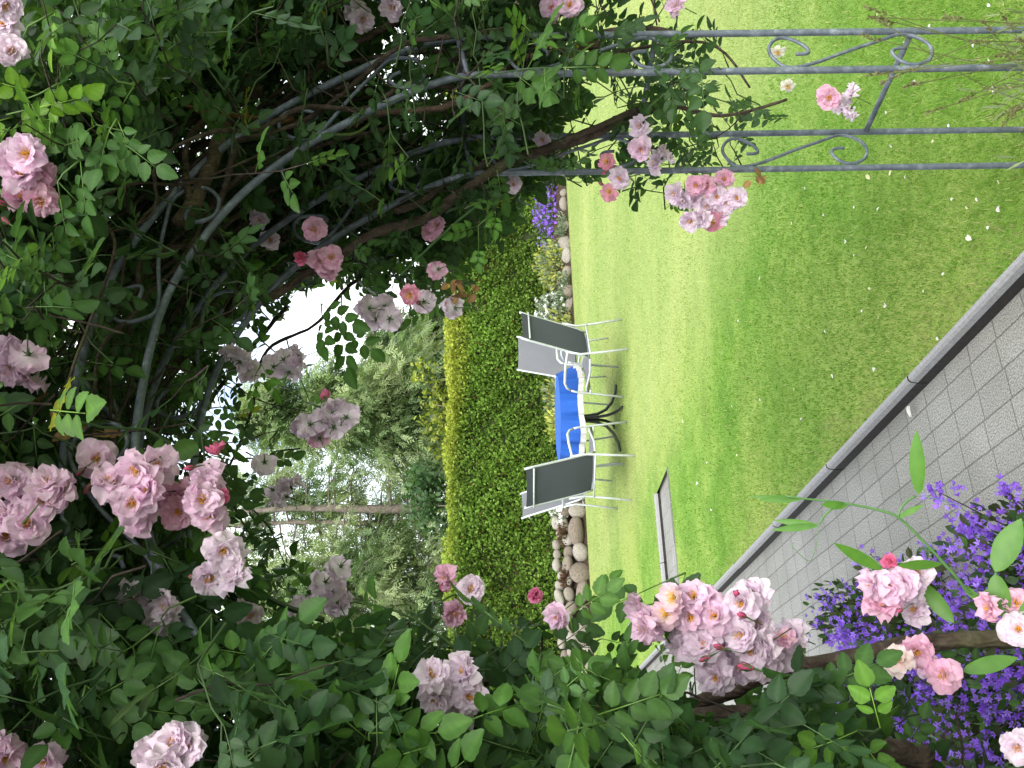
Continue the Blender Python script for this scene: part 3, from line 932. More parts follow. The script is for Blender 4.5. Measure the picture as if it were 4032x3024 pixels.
conifer('bushy drooping conifer straight behind the hedge above the blue table', behind(885, 22), 7.2, 1.3, 1.9, 95, 18000, LG, .13, droop=.45)
conifer('tall cedar with two bare reddish trunks rising behind the hedge', behind(1092, 24), 9.5, 3.0, 2.5, 66, 6800, LG, .17, trunks=((0, 0), (-.40, .3)), droop=.2, away=True)
conifer('thin feathery conifer behind the hedge at the left edge of the view', behind(1270, 22), 7.5, 1.2, 2.1, 85, 12500, LG, .10, droop=.4)
conifer('sparse dark conifer in front of the grey neighbouring roof', behind(745, 27), 4.9, 1.8, 1.5, 55, 6500, DG, .09, droop=.2)
conifer('small thin conifer standing between the bushy conifer and the neighbouring roof', behind(815, 25), 5.2, 1.2, 1.1, 55, 5000, DG, .09, droop=.2)
def broad(label, base, rad, h, n, cols, ls=1.0, name='garden_bush'):
    root = thing(name, label, 'bush', base)
    base = np.asarray(base, float)
    mb = MB()
    for i in range(7):
        a = rng.uniform(0, 6.28); q = base + np.array([math.cos(a) * rad * .5, math.sin(a) * rad * .5, h * rng.uniform(.6, .9)])
        mb.tube([base, (base + q) / 2 + rng.normal(0, .08, 3), q], [.03, .02, .008], 5)
    mb.build('stem', M['tree_bark'], root)
    cen = base + np.stack([rng.normal(0, .45 * rad, 26), rng.normal(0, .45 * rad, 26), h * rng.uniform(.25, .92, 26)], 1)
    k = rng.integers(0, 26, n)
    p = cen[k] + nrm(rng.normal(0, 1, (n, 3))) * (rng.uniform(.4, 1, n) * .36 * rad)[:, None]
    Y = nrm(rng.normal(0, 1, (n, 3)) + np.array([0, 0, .2])); X, _, _ = frames(n, [0, 0, 1], .6)
    X = nrm(X - Y * np.sum(X * Y, 1, keepdims=True)); Z = np.cross(X, Y)
    cc = np.array(cols)[rng.integers(0, len(cols), n)] * rng.uniform(.6, 1.3, n)[:, None]
    mb = MB(); mb.inst(leaf_tpl(.11, .032), p, X, Y, Z, ls * rng.uniform(.7, 1.4, n), cc)
    mb.build('leaves', M['plant_leaf'], root, smooth=False)
broad('dark shrub with yellow-green leaf tips peeping over the hedge behind the table', behind(895, 20.0), 1.0, 2.75, 2600, [(.05, .08, .02), (.22, .26, .04), (.30, .32, .05)])
broad('dark evergreen bush between the table shrub and the roof, peeping over the hedge', behind(820, 21.0), .8, 2.75, 1800, [(.035, .06, .02), (.05, .09, .03)])
broad('glossy dark green bush at the foot of the two-trunked cedar', behind(1085, 19.5), .9, 3.0, 2200, [(.04, .09, .03), (.07, .13, .05)])

# ------------------------------------------------------------------ neighbour's house
t = NT('roof_tiles')
br = t.new('ShaderNodeTexBrick'); br.offset = 0.5
br.inputs['Scale'].default_value = 1.0; br.inputs['Brick Width'].default_value = .32; br.inputs['Row Height'].default_value = .36; br.inputs['Mortar Size'].default_value = .03
br.inputs['Color1'].default_value = (.21, .20, .205, 1); br.inputs['Color2'].default_value = (.17, .165, .17, 1); br.inputs['Mortar'].default_value = (.08, .08, .085, 1)
t.l.new(t.coord(), br.inputs['Vector'])
M['roof'] = t.base(br.outputs['Color'], .7, .3)
t = NT('render_wall'); M['wall'] = t.base(t.ramp(t.noise(3, 4), [(.3, (.5, .48, .44)), (.7, (.6, .58, .54))]), .9, .1)
hb = P(1953, 700 * 1.8228, 38)
hroot = thing('neighbour_house', 'neighbouring house whose grey tiled roof shows over the hedge', 'house', (hb[0], hb[1], 0.1))
mb = MB(); mb.box((hb[0], hb[1] + 4, 1.2), (4.0, 3.8, 1.3)); mb.build('wall', M['wall'], hroot, smooth=False)
mb = MB()
# the roof plane is written in its own flat axes so that tiles run along it
sl_, wl_ = 5.4, 4.5
mb.add([(-wl_, 0, 0), (wl_, 0, 0), (wl_ * .45, sl_, 0), (-wl_ * .45, sl_, 0)], [(0, 1, 2, 3)])
o = link('roof', mesh_from(mb, 'roof', M['roof'], False))
o.parent = hroot
o.location = (0, -.2, 2.45); o.rotation_euler = (R(24), 0, 0)
hh_, bb_ = sl_ * math.sin(R(24)), sl_ * math.cos(R(24))
mb = MB(); mb.add([(-wl_, -.2, 2.44), (-wl_ * .45, bb_ - .2, 2.44 + hh_), (-wl_, 2 * bb_ - .2, 2.44), (wl_, -.2, 2.44), (wl_ * .45, bb_ - .2, 2.44 + hh_), (wl_, 2 * bb_ - .2, 2.44)], [(0, 1, 2), (3, 5, 4), (1, 4, 5, 2)])
o = link('roof_back', mesh_from(mb, 'roof_back', M['roof'], False)); o.parent = hroot

# ------------------------------------------------------------------ rose arch
D1, D2 = 2.16, 2.443
N1 = P(4032, 117, D1)[:2]; N3 = P(4032, 510, D2)[:2]
TD = nrm(N3 - N1); TL = float(np.linalg.norm(N3 - N1)); AD = np.array([-TD[1], TD[0]])
AW, LW = 1.76, .121
half = [(0, -.1), (0, .5), (0, 1.0), (0, 1.35), (.004, 1.47), (.04, 1.585), (.127, 1.735), (.26, 1.91), (.415, 2.045), (.60, 2.14), (.75, 2.18), (AW / 2, 2.19)]
half = [(s_ * .96, 1.4 + (z_ - 1.4) * .96 if z_ > 1.4 else z_) for s_, z_ in half[:-1]] + [(AW / 2, 2.158)]
raw = np.array(half + [(AW - s, z) for s, z in half[-2::-1]])
def resample(p, step):
    t_ = np.concatenate([[0], np.cumsum(np.linalg.norm(np.diff(p, axis=0), axis=1))])
    # Catmull-Rom through the points, then even steps
    out = []
    for i in range(len(p) - 1):
        p0, p1, p2, p3 = p[max(i - 1, 0)], p[i], p[i + 1], p[min(i + 2, len(p) - 1)]
        for u in np.linspace(0, 1, 12, endpoint=False):
            out.append(.5 * (2 * p1 + (p2 - p0) * u + (2 * p0 - 5 * p1 + 4 * p2 - p3) * u * u + (3 * p1 - p0 - 3 * p2 + p3) * u ** 3))
    out.append(p[-1]); out = np.array(out)
    L = np.concatenate([[0], np.cumsum(np.linalg.norm(np.diff(out, axis=0), axis=1))])
    q = np.arange(0, L[-1], step)
    return np.stack([np.interp(q, L, out[:, i]) for i in range(out.shape[1])], 1)
PROF = resample(raw, .02)
PT = nrm(np.gradient(PROF, axis=0))
PN = np.stack([PT[:, 1], -PT[:, 0]], 1)          # inward normal (towards the arch opening)
ARC = (len(PROF) - 1) * .02
def hoop(L, w=0.0, t_=0.0):
    """L: arc length from the right foot, w: inwards from the outer tube, t: along the tunnel"""
    L = np.atleast_1d(np.asarray(L, float)); f = np.clip(L / .02, 0, len(PROF) - 1.001); i = f.astype(int); fr = (f - i)[:, None]
    p = PROF[i] * (1 - fr) + PROF[i + 1] * fr
    n = PN[i] * (1 - fr) + PN[i + 1] * fr
    q = p + n * np.atleast_1d(w)[:, None]
    xy = N1[None] + q[:, 0:1] * AD[None] + np.atleast_1d(t_)[:, None] * TD[None]
    return np.concatenate([xy, q[:, 1:2]], 1)
def hoop_n(L):
    f = np.clip(np.atleast_1d(L) / .02, 0, len(PROF) - 1).astype(int)
    n = PN[f]
    return np.concatenate([n[:, 0:1] * AD[None], n[:, 1:2]], 1)
arch = thing('rose_arch', 'grey galvanised steel rose arch with scrolls spanning the path', 'garden arch', W(0, 0, 0))
LL = np.arange(0, ARC, .03)
for t_ in (0, TL):
    for w_ in (0, LW):
        mb = MB(); mb.tube(hoop(LL, w_, t_), .0078, 10); mb.build('hoop_tube', M['steel'], arch)
zf = .1                                            # arc length = z + .1 on the straight legs
for z in (.43, 1.02, 1.47):
    for L in (z + zf, ARC - z - zf):
        mb = MB(); mb.tube(hoop([L, L], [0, 0], [0, TL]), .0068, 8); mb.build('crossbar', M['steel'], arch)
for L in (1.47 + zf, ARC - 1.47 - zf):
    for t_ in (0, TL):
        mb = MB(); mb.tube(hoop([L, L], [0, LW], [t_, t_]), .006, 8); mb.build('crossbar', M['steel'], arch)
for L in np.linspace(2.05, ARC - 2.05, 3):
    mb = MB(); mb.tube(hoop([L, L], [0, 0], [0, TL]), .0068, 8); mb.build('crossbar', M['steel'], arch)
sc_pts = [(1440, 300), (1380, 303), (1347, 328), (1380, 380), (1460, 405), (1560, 372), (1590, 300), (1540, 240), (1430, 212), (1280, 255), (1100, 310), (850, 392), (700, 412), (632, 360), (612, 300), (650, 245), (710, 225), (780, 245), (840, 290), (842, 325), (760, 330)]
sc = resample(np.array([((1590 - x) * .000378, .010 + (y - 212) / 200 * (LW - .020)) for x, y in sc_pts]), .006)
for t_ in (0, TL):
    L0 = .40 + zf - .59 + (0 if t_ == 0 else .04)
    while L0 < ARC - .3:
        if L0 > 0:
            mb = MB(); mb.tube(hoop(L0 + sc[:, 0], sc[:, 1], t_), .0042, 7); mb.build('scroll', M['steel'], arch)
        L0 += .59

# ------------------------------------------------------------------ roses: flowers first (leaves keep clear of them)
SCALE = 1.8228
FL = []                                            # (x, y in the photo at 2212 px width, kind, depth or None, size)
def fl(kind, *pts, d=None, s=1.0, back=0):
    for q in pts:
        FL.append((q[0], q[1], kind, d, s, back))
fl('pale', (10, 55), (25, 112), (12, 8), d=1.75)
fl('pink', (22, 350), (48, 382), (62, 332), d=1.62, s=1.1); fl('mid', (85, 372), (88, 432), (48, 432), d=1.66); fl('bud', (14, 478), (8, 440), d=1.65)
fl('pink', (12, 765), (62, 768), (68, 812), (25, 795), d=1.66, s=1.08)
fl('pink', (210, 990), d=1.62, s=1.1); fl('pink', (255, 1058), (300, 1012), (340, 1008), (288, 1085), (322, 1062), (300, 1120), (240, 1045), d=1.58, s=1.12)
fl('mid', (372, 1075), (398, 1082), (420, 1060), (385, 1105), d=1.62); fl('pink', (455, 1110), (455, 1032), (436, 1080), (440, 1045), d=1.58)
fl('hot', (472, 982), (478, 1068), d=1.6, s=.85); fl('bud', (190, 1053), (176, 1017), (412, 1010), d=1.6)
fl('pink', (30, 1040), (62, 1045), (108, 1050), (20, 1115), (52, 1098), (95, 1082), (132, 1062), (14, 1160), (60, 1135), d=1.55, s=1.1); fl('hot', (48, 1125), d=1.56, s=.7)
fl('pale', (452, 1248), (512, 1252), (482, 1188), (505, 1212), d=1.5, s=.98); fl('bud', (416, 1246), d=1.5, s=.8)
fl('pale', (365, 1312), (290, 1278), (345, 1330), d=1.6)
fl('pink', (14, 1590), (10, 1632), (95, 1642), d=1.32, s=.92); fl('pale', (330, 1630), (378, 1602), (405, 1612), (350, 1650), d=1.32, s=.92)
fl('pale', (782, 42), (768, 22), (850, 15), d=2.2); fl('pink', (1190, 15), (1230, 12), (1465, 10), d=2.15)
fl('mid', (680, 495), (690, 562), (715, 555), (712, 578), d=2.15); fl('pale', (585, 520), (560, 470), d=2.3, s=.85); fl('hot', (655, 556), d=2.1, s=.9)
fl('pale', (740, 190), (1172, 300), (1110, 398), d=2.4, s=.8)
fl('hotopen', (885, 636), d=2.15, s=.8); fl('pale', (915, 652), (830, 660), (842, 688), (796, 666), (982, 665), (812, 690), d=2.2, back=.8); fl('mid', (945, 582), d=2.25, s=.8, back=1); fl('mid', (945, 486), (930, 500), d=2.4, s=.85); fl('bud', (800, 676), (905, 655), d=2.2)
fl('pale', (1385, 272), d=2.28, s=.98); fl('pink', (1384, 322), d=2.26, s=.98); fl('pale', (1432, 338), (1420, 352), d=2.33, back=.7)
fl('hotopen', (1312, 350), (1318, 415), d=2.3, s=.78); fl('pale', (1342, 385), d=2.28); fl('bud', (1308, 372), (1300, 398), d=2.3, s=.8)
fl('pale', (1478, 428), (1500, 432), (1575, 438), (1515, 470), (1490, 476), (1592, 428), (1548, 425), (1530, 445), (1460, 418), (1560, 465), d=2.35, s=.95); fl('mid', (1530, 400), (1566, 386), (1505, 400), d=2.35, s=.9); fl('hotopen', (1542, 480), d=2.35, s=.9)
fl('mid', (1790, 210), d=2.25, s=.95); fl('pale', (1842, 206), (1836, 236), (1815, 225), d=2.28, s=.9, back=.5); fl('wilt', (1702, 186), (1680, 112), d=2.25, s=.7)
fl('hot', (702, 858), d=2.0, s=.8, back=1); fl('pale', (694, 908), (735, 885), (748, 900), (652, 926), (668, 918), (722, 922), (715, 895), d=2.0, s=.95, back=1); fl('mid', (690, 946), d=2.0, s=.85, back=1)
fl('pale', (652, 770), (626, 802), (520, 780), (612, 778), (590, 792), (500, 768), (540, 800), d=2.05, s=.95, back=.9)
fl('pale', (735, 1225), (722, 1280), (742, 1312), (665, 1312), (652, 1318), (702, 1258), (728, 1300), d=1.85, s=.95, back=1); fl('pale', (540, 1330), (525, 1320), d=1.7, s=.8)
fl('pale', (592, 1060), (616, 1072), (628, 1050), (570, 1000), d=1.95, s=.9, back=.8)
fl('mid', (965, 1243), (978, 1322), d=1.75, s=.85); fl('hot', (962, 1262), d=1.74, s=.6); fl('pale', (1018, 1272), d=1.72, s=.95)
fl('hotcup', (1160, 1282), d=1.75, s=.75); fl('pink', (1206, 1328), d=1.7, s=.85); fl('bud', (1148, 1345), d=1.72, s=.6)
fl('pale', (930, 1462), (982, 1452), (1008, 1448), (1000, 1482), (945, 1502), (1012, 1505), (990, 1545), (965, 1475), d=1.45, s=.92)
fl('pink', (1385, 1312), (1412, 1345), (1462, 1302), (1500, 1292), (1395, 1352), (1490, 1332), d=1.62, s=1.0); fl('open', (1440, 1328), (1458, 1290), d=1.6, s=.92); fl('pink', (1530, 1302), (1545, 1330), d=1.62)
fl('pale', (1632, 1282), (1602, 1300), (1602, 1372), (1642, 1352), (1520, 1395), (1500, 1392), (1556, 1420), (1580, 1392), (1625, 1402), (1656, 1392), (1640, 1432), (1662, 1432), (1550, 1462), (1540, 1442), (1600, 1440), (1475, 1385), (1590, 1340), d=1.62, s=1.0); fl('pale', (1716, 1375), (1680, 1420), d=1.68, s=.95); fl('mid', (1692, 1382), d=1.64, s=.7)
fl('bud', (1590, 1282), (1605, 1330), (1556, 1398), (1525, 1422), d=1.57); fl('bud', (1615, 1442), d=1.56, s=1.3)
fl('hot', (1926, 1216), d=1.7, s=.75); fl('mid', (1905, 1310), d=1.64, s=1.12); fl('pink', (1888, 1262), (1920, 1268), (1950, 1258), d=1.68); fl('pale', (1980, 1240), (1962, 1272), (1978, 1318), d=1.7, s=.95); fl('bud', (1946, 1318), d=1.63, s=.7)
fl('mid', (1980, 1405), (2040, 1458), d=1.6, s=.95); fl('peach', (1940, 1428), d=1.58, s=.85); fl('pink', (2008, 1440), d=1.62, s=.7)
fl('mid', (2140, 1312), (2195, 1302), d=1.65, s=.85); fl('pale', (2200, 1360), d=1.62); fl('pale', (2198, 1612), d=1.4, s=.8)

t = NT('stamen'); M['stamen'] = t.base(t.mix((.85, .42, .04, 1), t.attr(), 1.0, 'MULTIPLY'), .7, .2)
PCOL = {'pale': ((.93, .85, .905), (.92, .76, .90)), 'pink': ((.93, .80, .885), (.92, .66, .85)), 'mid': ((.91, .72, .80), (.90, .52, .71)), 'hot': ((.88, .36, .50), (.84, .22, .42)),
        'hotopen': ((.90, .62, .60), (.88, .34, .54)), 'hotcup': ((.88, .50, .62), (.86, .27, .50)), 'open': ((.90, .80, .72), (.90, .62, .76)), 'peach': ((.90, .68, .64), (.91, .75, .76)), 'wilt': ((.74, .66, .54), (.86, .82, .78))}
def flower_meshes(kind, seed):
    """petal mesh (with calyx and stalk) and stamen mesh; face towards +z, about 5.5 cm across"""
    r = np.random.default_rng(seed)
    mb = MB()
    c0, c1 = [np.array(c) for c in PCOL[kind]]
    lay = {'pale': [(9, .028, 10, .9), (9, .0245, 26, .85), (8, .0195, 46, .8), (6, .0135, 66, .8)], 'hot': [(6, .022, 45, .9), (6, .019, 62, .9), (5, .015, 78, .9), (4, .010, 84, .8)], 'hotcup': [(6, .027, 58, 1.0), (6, .026, 68, .9), (4, .02, 75, .9)],
           'open': [(6, .0275, 12, 1.05), (5, .023, 26, 1.0)], 'hotopen': [(6, .0275, 12, 1.05), (5, .023, 28, 1.0)], 'wilt': [(5, .026, -20, .8), (4, .022, 10, .7)]}.get(kind, [(8, .028, 10, .95), (8, .0245, 28, .9), (7, .019, 48, .8), (4, .013, 68, .8)])
    nu, nv = 6, 7
    for (npet, R_, el, wf) in lay:
        a0 = r.uniform(0, 6.28)
        for j in range(npet):
            a = a0 + 2 * math.pi * j / npet + r.normal(0, .16)
            Rp = R_ * r.uniform(.85, 1.12)
            e0 = R(el + 25 + r.normal(0, 10)); e1 = R(el - 22 + r.normal(0, 26))
            wd = Rp * wf * r.uniform(.42, .64)
            ph, fr = r.uniform(0, 6.28), r.uniform(3.0, 5.0)
            rad, z = .0018, 0.0
            rows = []
            V, C = [], []
            notch = r.uniform(.0, .12)
            curl = r.normal(0, .5)
            for i in range(nu):
                u = i / (nu - 1)
                if i:
                    el_ = e0 + (e1 - e0) * u
                    rad += math.cos(el_) * Rp / (nu - 1); z += math.sin(el_) * Rp / (nu - 1)
                w_ = wd * (math.sin(math.pi * (.10 + .62 * u ** .85)) ** .8) * (1.0 if u < .95 else .86)
                for k in range(nv):
                    v = -1 + 2 * k / (nv - 1)
                    ruf = (.19 * math.sin(v * fr + ph) + .09 * math.sin(v * 7 + ph * 2)) * Rp * u * u
                    edge = -notch * Rp * (1 - abs(v)) ** 2 * (u > .95) - .13 * Rp * v * v * u
                    rr = rad + edge
                    tx, ty = -math.sin(a), math.cos(a)
                    V.append((rr * math.cos(a) + tx * v * w_, rr * math.sin(a) + ty * v * w_, z + .22 * w_ * v * v * (1 - u * .7) + ruf + curl * .003 * v * u))
                    f = min(1, u * 1.15) ** 1.3
                    C.append((c0 * (1 - f) + c1 * f) * (1 + .06 * math.sin(v * 9 + ph)))
            F = [(i * nv + k, i * nv + k + 1, (i + 1) * nv + k + 1, (i + 1) * nv + k) for i in range(nu - 1) for k in range(nv - 1)]
            mb.add(V, F, 0, C)
    # calyx and stalk
    for j in range(5):
        a = 2 * math.pi * j / 5 + .4
        V = [(.0012 * math.cos(a + q), .0012 * math.sin(a + q), -.001) for q in (-1.2, 1.2)] + [(.005 * math.cos(a + .22), .005 * math.sin(a + .22), -.004), (.0095 * math.cos(a), .0095 * math.sin(a), -.008), (.005 * math.cos(a - .22), .005 * math.sin(a - .22), -.004)]
        mb.add(V, [(0, 1, 2, 3, 4)], 1, (.9, 1.1, .8))
    mb.tube([(0, 0, .0), (0, 0, -.004), (0, 0, -.009)], [.002, .0034, .0014], 8, 1)
    b = r.normal(0, .006, 2)
    mb.tube([(0, 0, -.008), (b[0] * .4, b[1] * .4, -.025), (b[0], b[1], -.05)], [.0011, .001, .001], 5, 1)
    st = MB()
    if kind not in ('hotcup', 'hot'):
        big = kind in ('open', 'hotopen')
        for j in range(46):
            a = r.uniform(0, 6.28); q = r.uniform(.0, .0075 if big else .0055); h = r.uniform(.005, .010)
            x, y = q * math.cos(a), q * math.sin(a)
            tip = np.array([x * 1.5, y * 1.5, h + .002])
            s_ = r.uniform(.0007, .0011)
            st.tube([(x * .4, y * .4, .001), tip], .00025, 3, 0, (1.0, 1.3, 2.0))
            V = [tip + np.array(d) * s_ for d in ((1, 0, 0), (-1, 0, 0), (0, 1, 0), (0, -1, 0), (0, 0, 1), (0, 0, -1))]
            st.add(V, [(0, 2, 4), (2, 1, 4), (1, 3, 4), (3, 0, 4), (2, 0, 5), (1, 2, 5), (3, 1, 5), (0, 3, 5)], 0, (1.1, 1.1, 1) if big else (.8, .75, 1))
    return mesh_from(mb, 'flower', [M['petal'], M['green_stem']]), (mesh_from(st, 'stamens', M['stamen']) if st.n else None)
def bud_mesh(seed):
    mb = MB()
    prof = [(-.010, .001), (-.006, .0032), (-.002, .0045), (.003, .0052), (.008, .0045), (.012, .0026), (.0145, .0006)]
    mb.tube([(0, 0, z) for z, _ in prof], [q for _, q in prof], 10, 0, (.72, .14, .30), bump=.05)
    for j in range(5):
        a = 2 * math.pi * j / 5
        V = [(q * math.cos(a + o_), q * math.sin(a + o_), z) for q, o_, z in ((.0038, -.7, -.006), (.0038, .7, -.006), (.0060, .35, .0), (.0066, 0, .010), (.0060, -.35, .0))]
        mb.add(V, [(0, 1, 2, 3, 4)], 1)
    mb.tube([(0, 0, -.008), (.002, 0, -.025), (.004, .002, -.045)], [.0022, .001, .0009], 5, 1)
    return mesh_from(mb, 'bud', [M['petal'], M['green_stem']])
FM = {k: [flower_meshes(k, 11 * i + 3 + 101 * j) for i in range(4 if k in ('pale', 'pink', 'mid') else 2)] for j, k in enumerate(PCOL)}
BM = [bud_mesh(i) for i in range(2)]
rose_r = thing('climbing_rose', 'climbing rose with thin sprays on the right post of the steel arch', 'rose', tuple(W(-.1, .12, 0)))
rose_l = thing('climbing_rose', 'climbing rose with big pink clusters covering the left side and crown of the arch', 'rose', tuple(np.append(N1 + AD * (AW + .06) + TD * .2, -.05)))
cnt = {}
FPOS = []
bud_used = 0
for i, (x, y, kind, d, s, back) in enumerate(FL):
    root = rose_r if y < 860 else rose_l
    d = d - (.10 if (y > 860 and not back and d < 1.72) or x < 140 else 0)
    p = P(x * SCALE, y * SCALE, d + random.uniform(-.03, .03))
    FPOS.append((x * SCALE, y * SCALE, d, .034 * s * F_PX / d if kind != 'bud' else .009 * F_PX / d))
    toc = nrm(CAM - p)
    out = toc * (1 - 1.1 * back) + np.array([0, 0, .35]) + rng.normal(0, .42, 3)
    if back:
        out = out + np.array([rng.normal(0, .3), .7 * back, -.1])
    zax = nrm(out if kind != 'bud' else np.array([0, 0, .8]) + rng.normal(0, .4, 3))
    xax = nrm(np.cross(zax, rng.normal(0, 1, 3))); yax = np.cross(zax, xax)
    s = s * (1.10 if kind != 'bud' else .85)
    mw = Matrix([[xax[0] * s, yax[0] * s, zax[0] * s, p[0]], [xax[1] * s, yax[1] * s, zax[1] * s, p[1]], [xax[2] * s, yax[2] * s, zax[2] * s, p[2]], [0, 0, 0, 1]])
    if kind == 'bud':
        o = link('bud', BM[i % 2], root)
        o.matrix_local = parent_world(root).inverted() @ mw
    else:
        fm, sm = FM[kind][i % len(FM[kind])]
        o = link('flower', fm, root)
        o.matrix_local = parent_world(root).inverted() @ mw
        if sm is not None:
            q = bpy.data.objects.new('stamens', sm); COL.objects.link(q); q.parent = o
FPOS = np.array(FPOS)

# ------------------------------------------------------------------ rose leaves
LU, LW_ = [0, .1, .2, .35, .5, .65, .78, .88, .95, 1], [0, .60, .88, 1, .93, .76, .52, .27, .11, 0]
def leaflet(mb, base, ang, L, wd, r, roll=0.0, tint=(1, 1, 1)):
    n = 10
    V, F, C = [], [], []
    droop, fold = r.uniform(.05, .28), r.uniform(.08, .30)
    tw = r.normal(0, .15)
    for i in range(n + 1):
        u = i / n
        w_ = wd * float(np.interp(u, LU, LW_)) if 0 < i < n else .0004
        for v in (-1, -.5, 0, .5, 1):
            edge = abs(v) == 1
            x = v * w_ * ((1.035 if i % 2 else .955) if edge else 1)
            yy = u * L + (.022 * L if (i % 2 and edge) else 0) + .05 * L * abs(v) * (u < .95)
            z = fold * w_ * abs(v) - droop * L * u * u + roll * x + tw * x * u
            if abs(v) == .5:
                z += .014 * L * (1 if i % 2 else -.5)
            if v == 0:
                z -= .012 * L
            V.append((x, yy, z))
            C.append((1.30 if v == 0 else (1.04 if abs(v) == .5 else .95)) * (1.03 if (i % 2) == (abs(v) == .5) else .96) * r.uniform(.95, 1.05))
    V = np.array(V)
    ca, sa = math.cos(ang), math.sin(ang)
    V = np.stack([V[:, 0] * ca + V[:, 1] * sa, -V[:, 0] * sa + V[:, 1] * ca, V[:, 2]], 1) + base
    for i in range(n):
        for k in range(4):
            F.append((i * 5 + k, i * 5 + k + 1, (i + 1) * 5 + k + 1, (i + 1) * 5 + k))
    mb.add(V, F, 0, np.asarray(tint, float)[None] * np.array(C)[:, None])
def compound(seed):
    r = np.random.default_rng(seed)
    mb = MB()
    pairs = [2, 3, 2, 3, 2, 3][seed % 6]
    RL = .026 + .022 * pairs
    cz = r.uniform(-.15, .15)
    def rz_(y): return np.array([0, y, -cz * y * y / RL * 1.2])
    mb.tube([rz_(0), rz_(RL * .5), rz_(RL)], [.0011, .0009, .0007], 4, 1)
    for k in range(pairs):
        y = .026 + .022 * k
        sz = (.030 + .006 * k) * r.uniform(.9, 1.1)
        for s in (-1, 1):
            leaflet(mb, rz_(y) + np.array([s * .002, 0, 0]), s * R(62 - 8 * k + r.normal(0, 8)), sz, sz * r.uniform(.29, .37), r, roll=r.normal(0, .2), tint=np.ones(3) * r.uniform(.85, 1.15))
    sz = .047 * r.uniform(.9, 1.15)
    leaflet(mb, rz_(RL), r.normal(0, .12), sz, sz * r.uniform(.29, .37), r, tint=np.ones(3) * r.uniform(.9, 1.15))
    return mb.template()
CT = [compound(i) for i in range(6)]

# the clear opening as it shows in the photo (2212 px scale); no rose leaf may hang into it
OPEN = np.array([(1500, -400), (1520, 0), (1540, 60), (1600, 150), (1680, 190), (1740, 290), (1660, 350), (1590, 380), (1450, 470), (1425, 440), (1300, 440), (1250, 400), (1195, 405), (1150, 420), (1110, 480), (1050, 560), (1000, 630), (1000, 690), (880, 705), (800, 690), (720, 605), (660, 620), (625, 680), (640, 740), (660, 790), (655, 850), (720, 850), (765, 850), (760, 940), (700, 960), (640, 1000), (630, 1060), (630, 1120), (650, 1218), (700, 1218), (770, 1258), (760, 1358), (830, 1348), (900, 1318), (940, 1248), (1040, 1268), (1050, 1348), (1130, 1298), (1200, 1338), (1280, 1298), (1340, 1358), (1330, 1268), (1400, 1258), (1450, 1298), (1530, 1278), (1620, 1258), (1690, 1300), (1750, 1350), (1800, 1370), (1850, 1290), (1880, 1190), (2000, 1200), (2010, 1320), (2080, 1370), (2212, 1300), (2700, 1300), (2700, -400)], float)
PURPLE = np.array([(1730, 1280), (2260, 1180), (2260, 1700), (2000, 1700), (1900, 1560), (1880, 1480), (1760, 1420)], float)
def inside(poly, x, y):
    c = np.zeros(len(x), bool)
    j = len(poly) - 1
    for i in range(len(poly)):
        xi, yi = poly[i]; xj, yj = poly[j]
        hit = ((yi > y) != (yj > y)) & (x < (xj - xi) * (y - yi) / (yj - yi + 1e-12) + xi)
        c ^= hit
        j = i
    return c
INNER = np.array([(1050, 90), (900, 80), (560, 150), (330, 330), (130, 720), (130, 950), (420, 1000), (520, 700), (700, 560), (960, 420), (1050, 380)], float)
GAPS = np.array([(470, 740), (600, 600), (650, 640), (650, 850), (640, 1010), (600, 1090), (440, 980)], float)
def leaf_ok(p):
    x, y, d = proj(p)
    xs, ys = x / SCALE, y / SCALE
    ok = (d > .98) & ~inside(OPEN, xs, ys)
    pur = inside(PURPLE, xs, ys)
    ok &= ~(pur & (rng.random(len(x)) < .62))
    ok &= ~(inside(INNER, xs, ys) & (d < D2 + .05) & (rng.random(len(x)) < .34))
    ok &= ~(inside(GAPS, xs, ys) & (d > 1.9) & (rng.random(len(x)) < .55))
    thin = (xs > 1230) & (ys < 460)
    ok &= ~(thin & (rng.random(len(x)) < .2))
    for fx, fy, fd, fr in FPOS:
        near = (np.hypot(x - fx, y - fy) < fr * 1.15) & (d < fd + .05)
        ok &= ~near
        if fx < 2900 and fy > 1600:                # clusters grow out on the light side of the leaves
            clear = (np.hypot(x - fx + .5 * fr, y - fy) < fr * 2.0) & (d < fd) & (d > fd - .35)
            ok &= ~(clear & (rng.random(len(x)) < .75))
    return ok
GREENS = dict(dark=np.array([.72, .80, .85]), norm=np.array([1.0, 1.0, 1.0]), light=np.array([1.4, 1.45, .95]), young=np.array([2.5, 2.5, 1.0]))
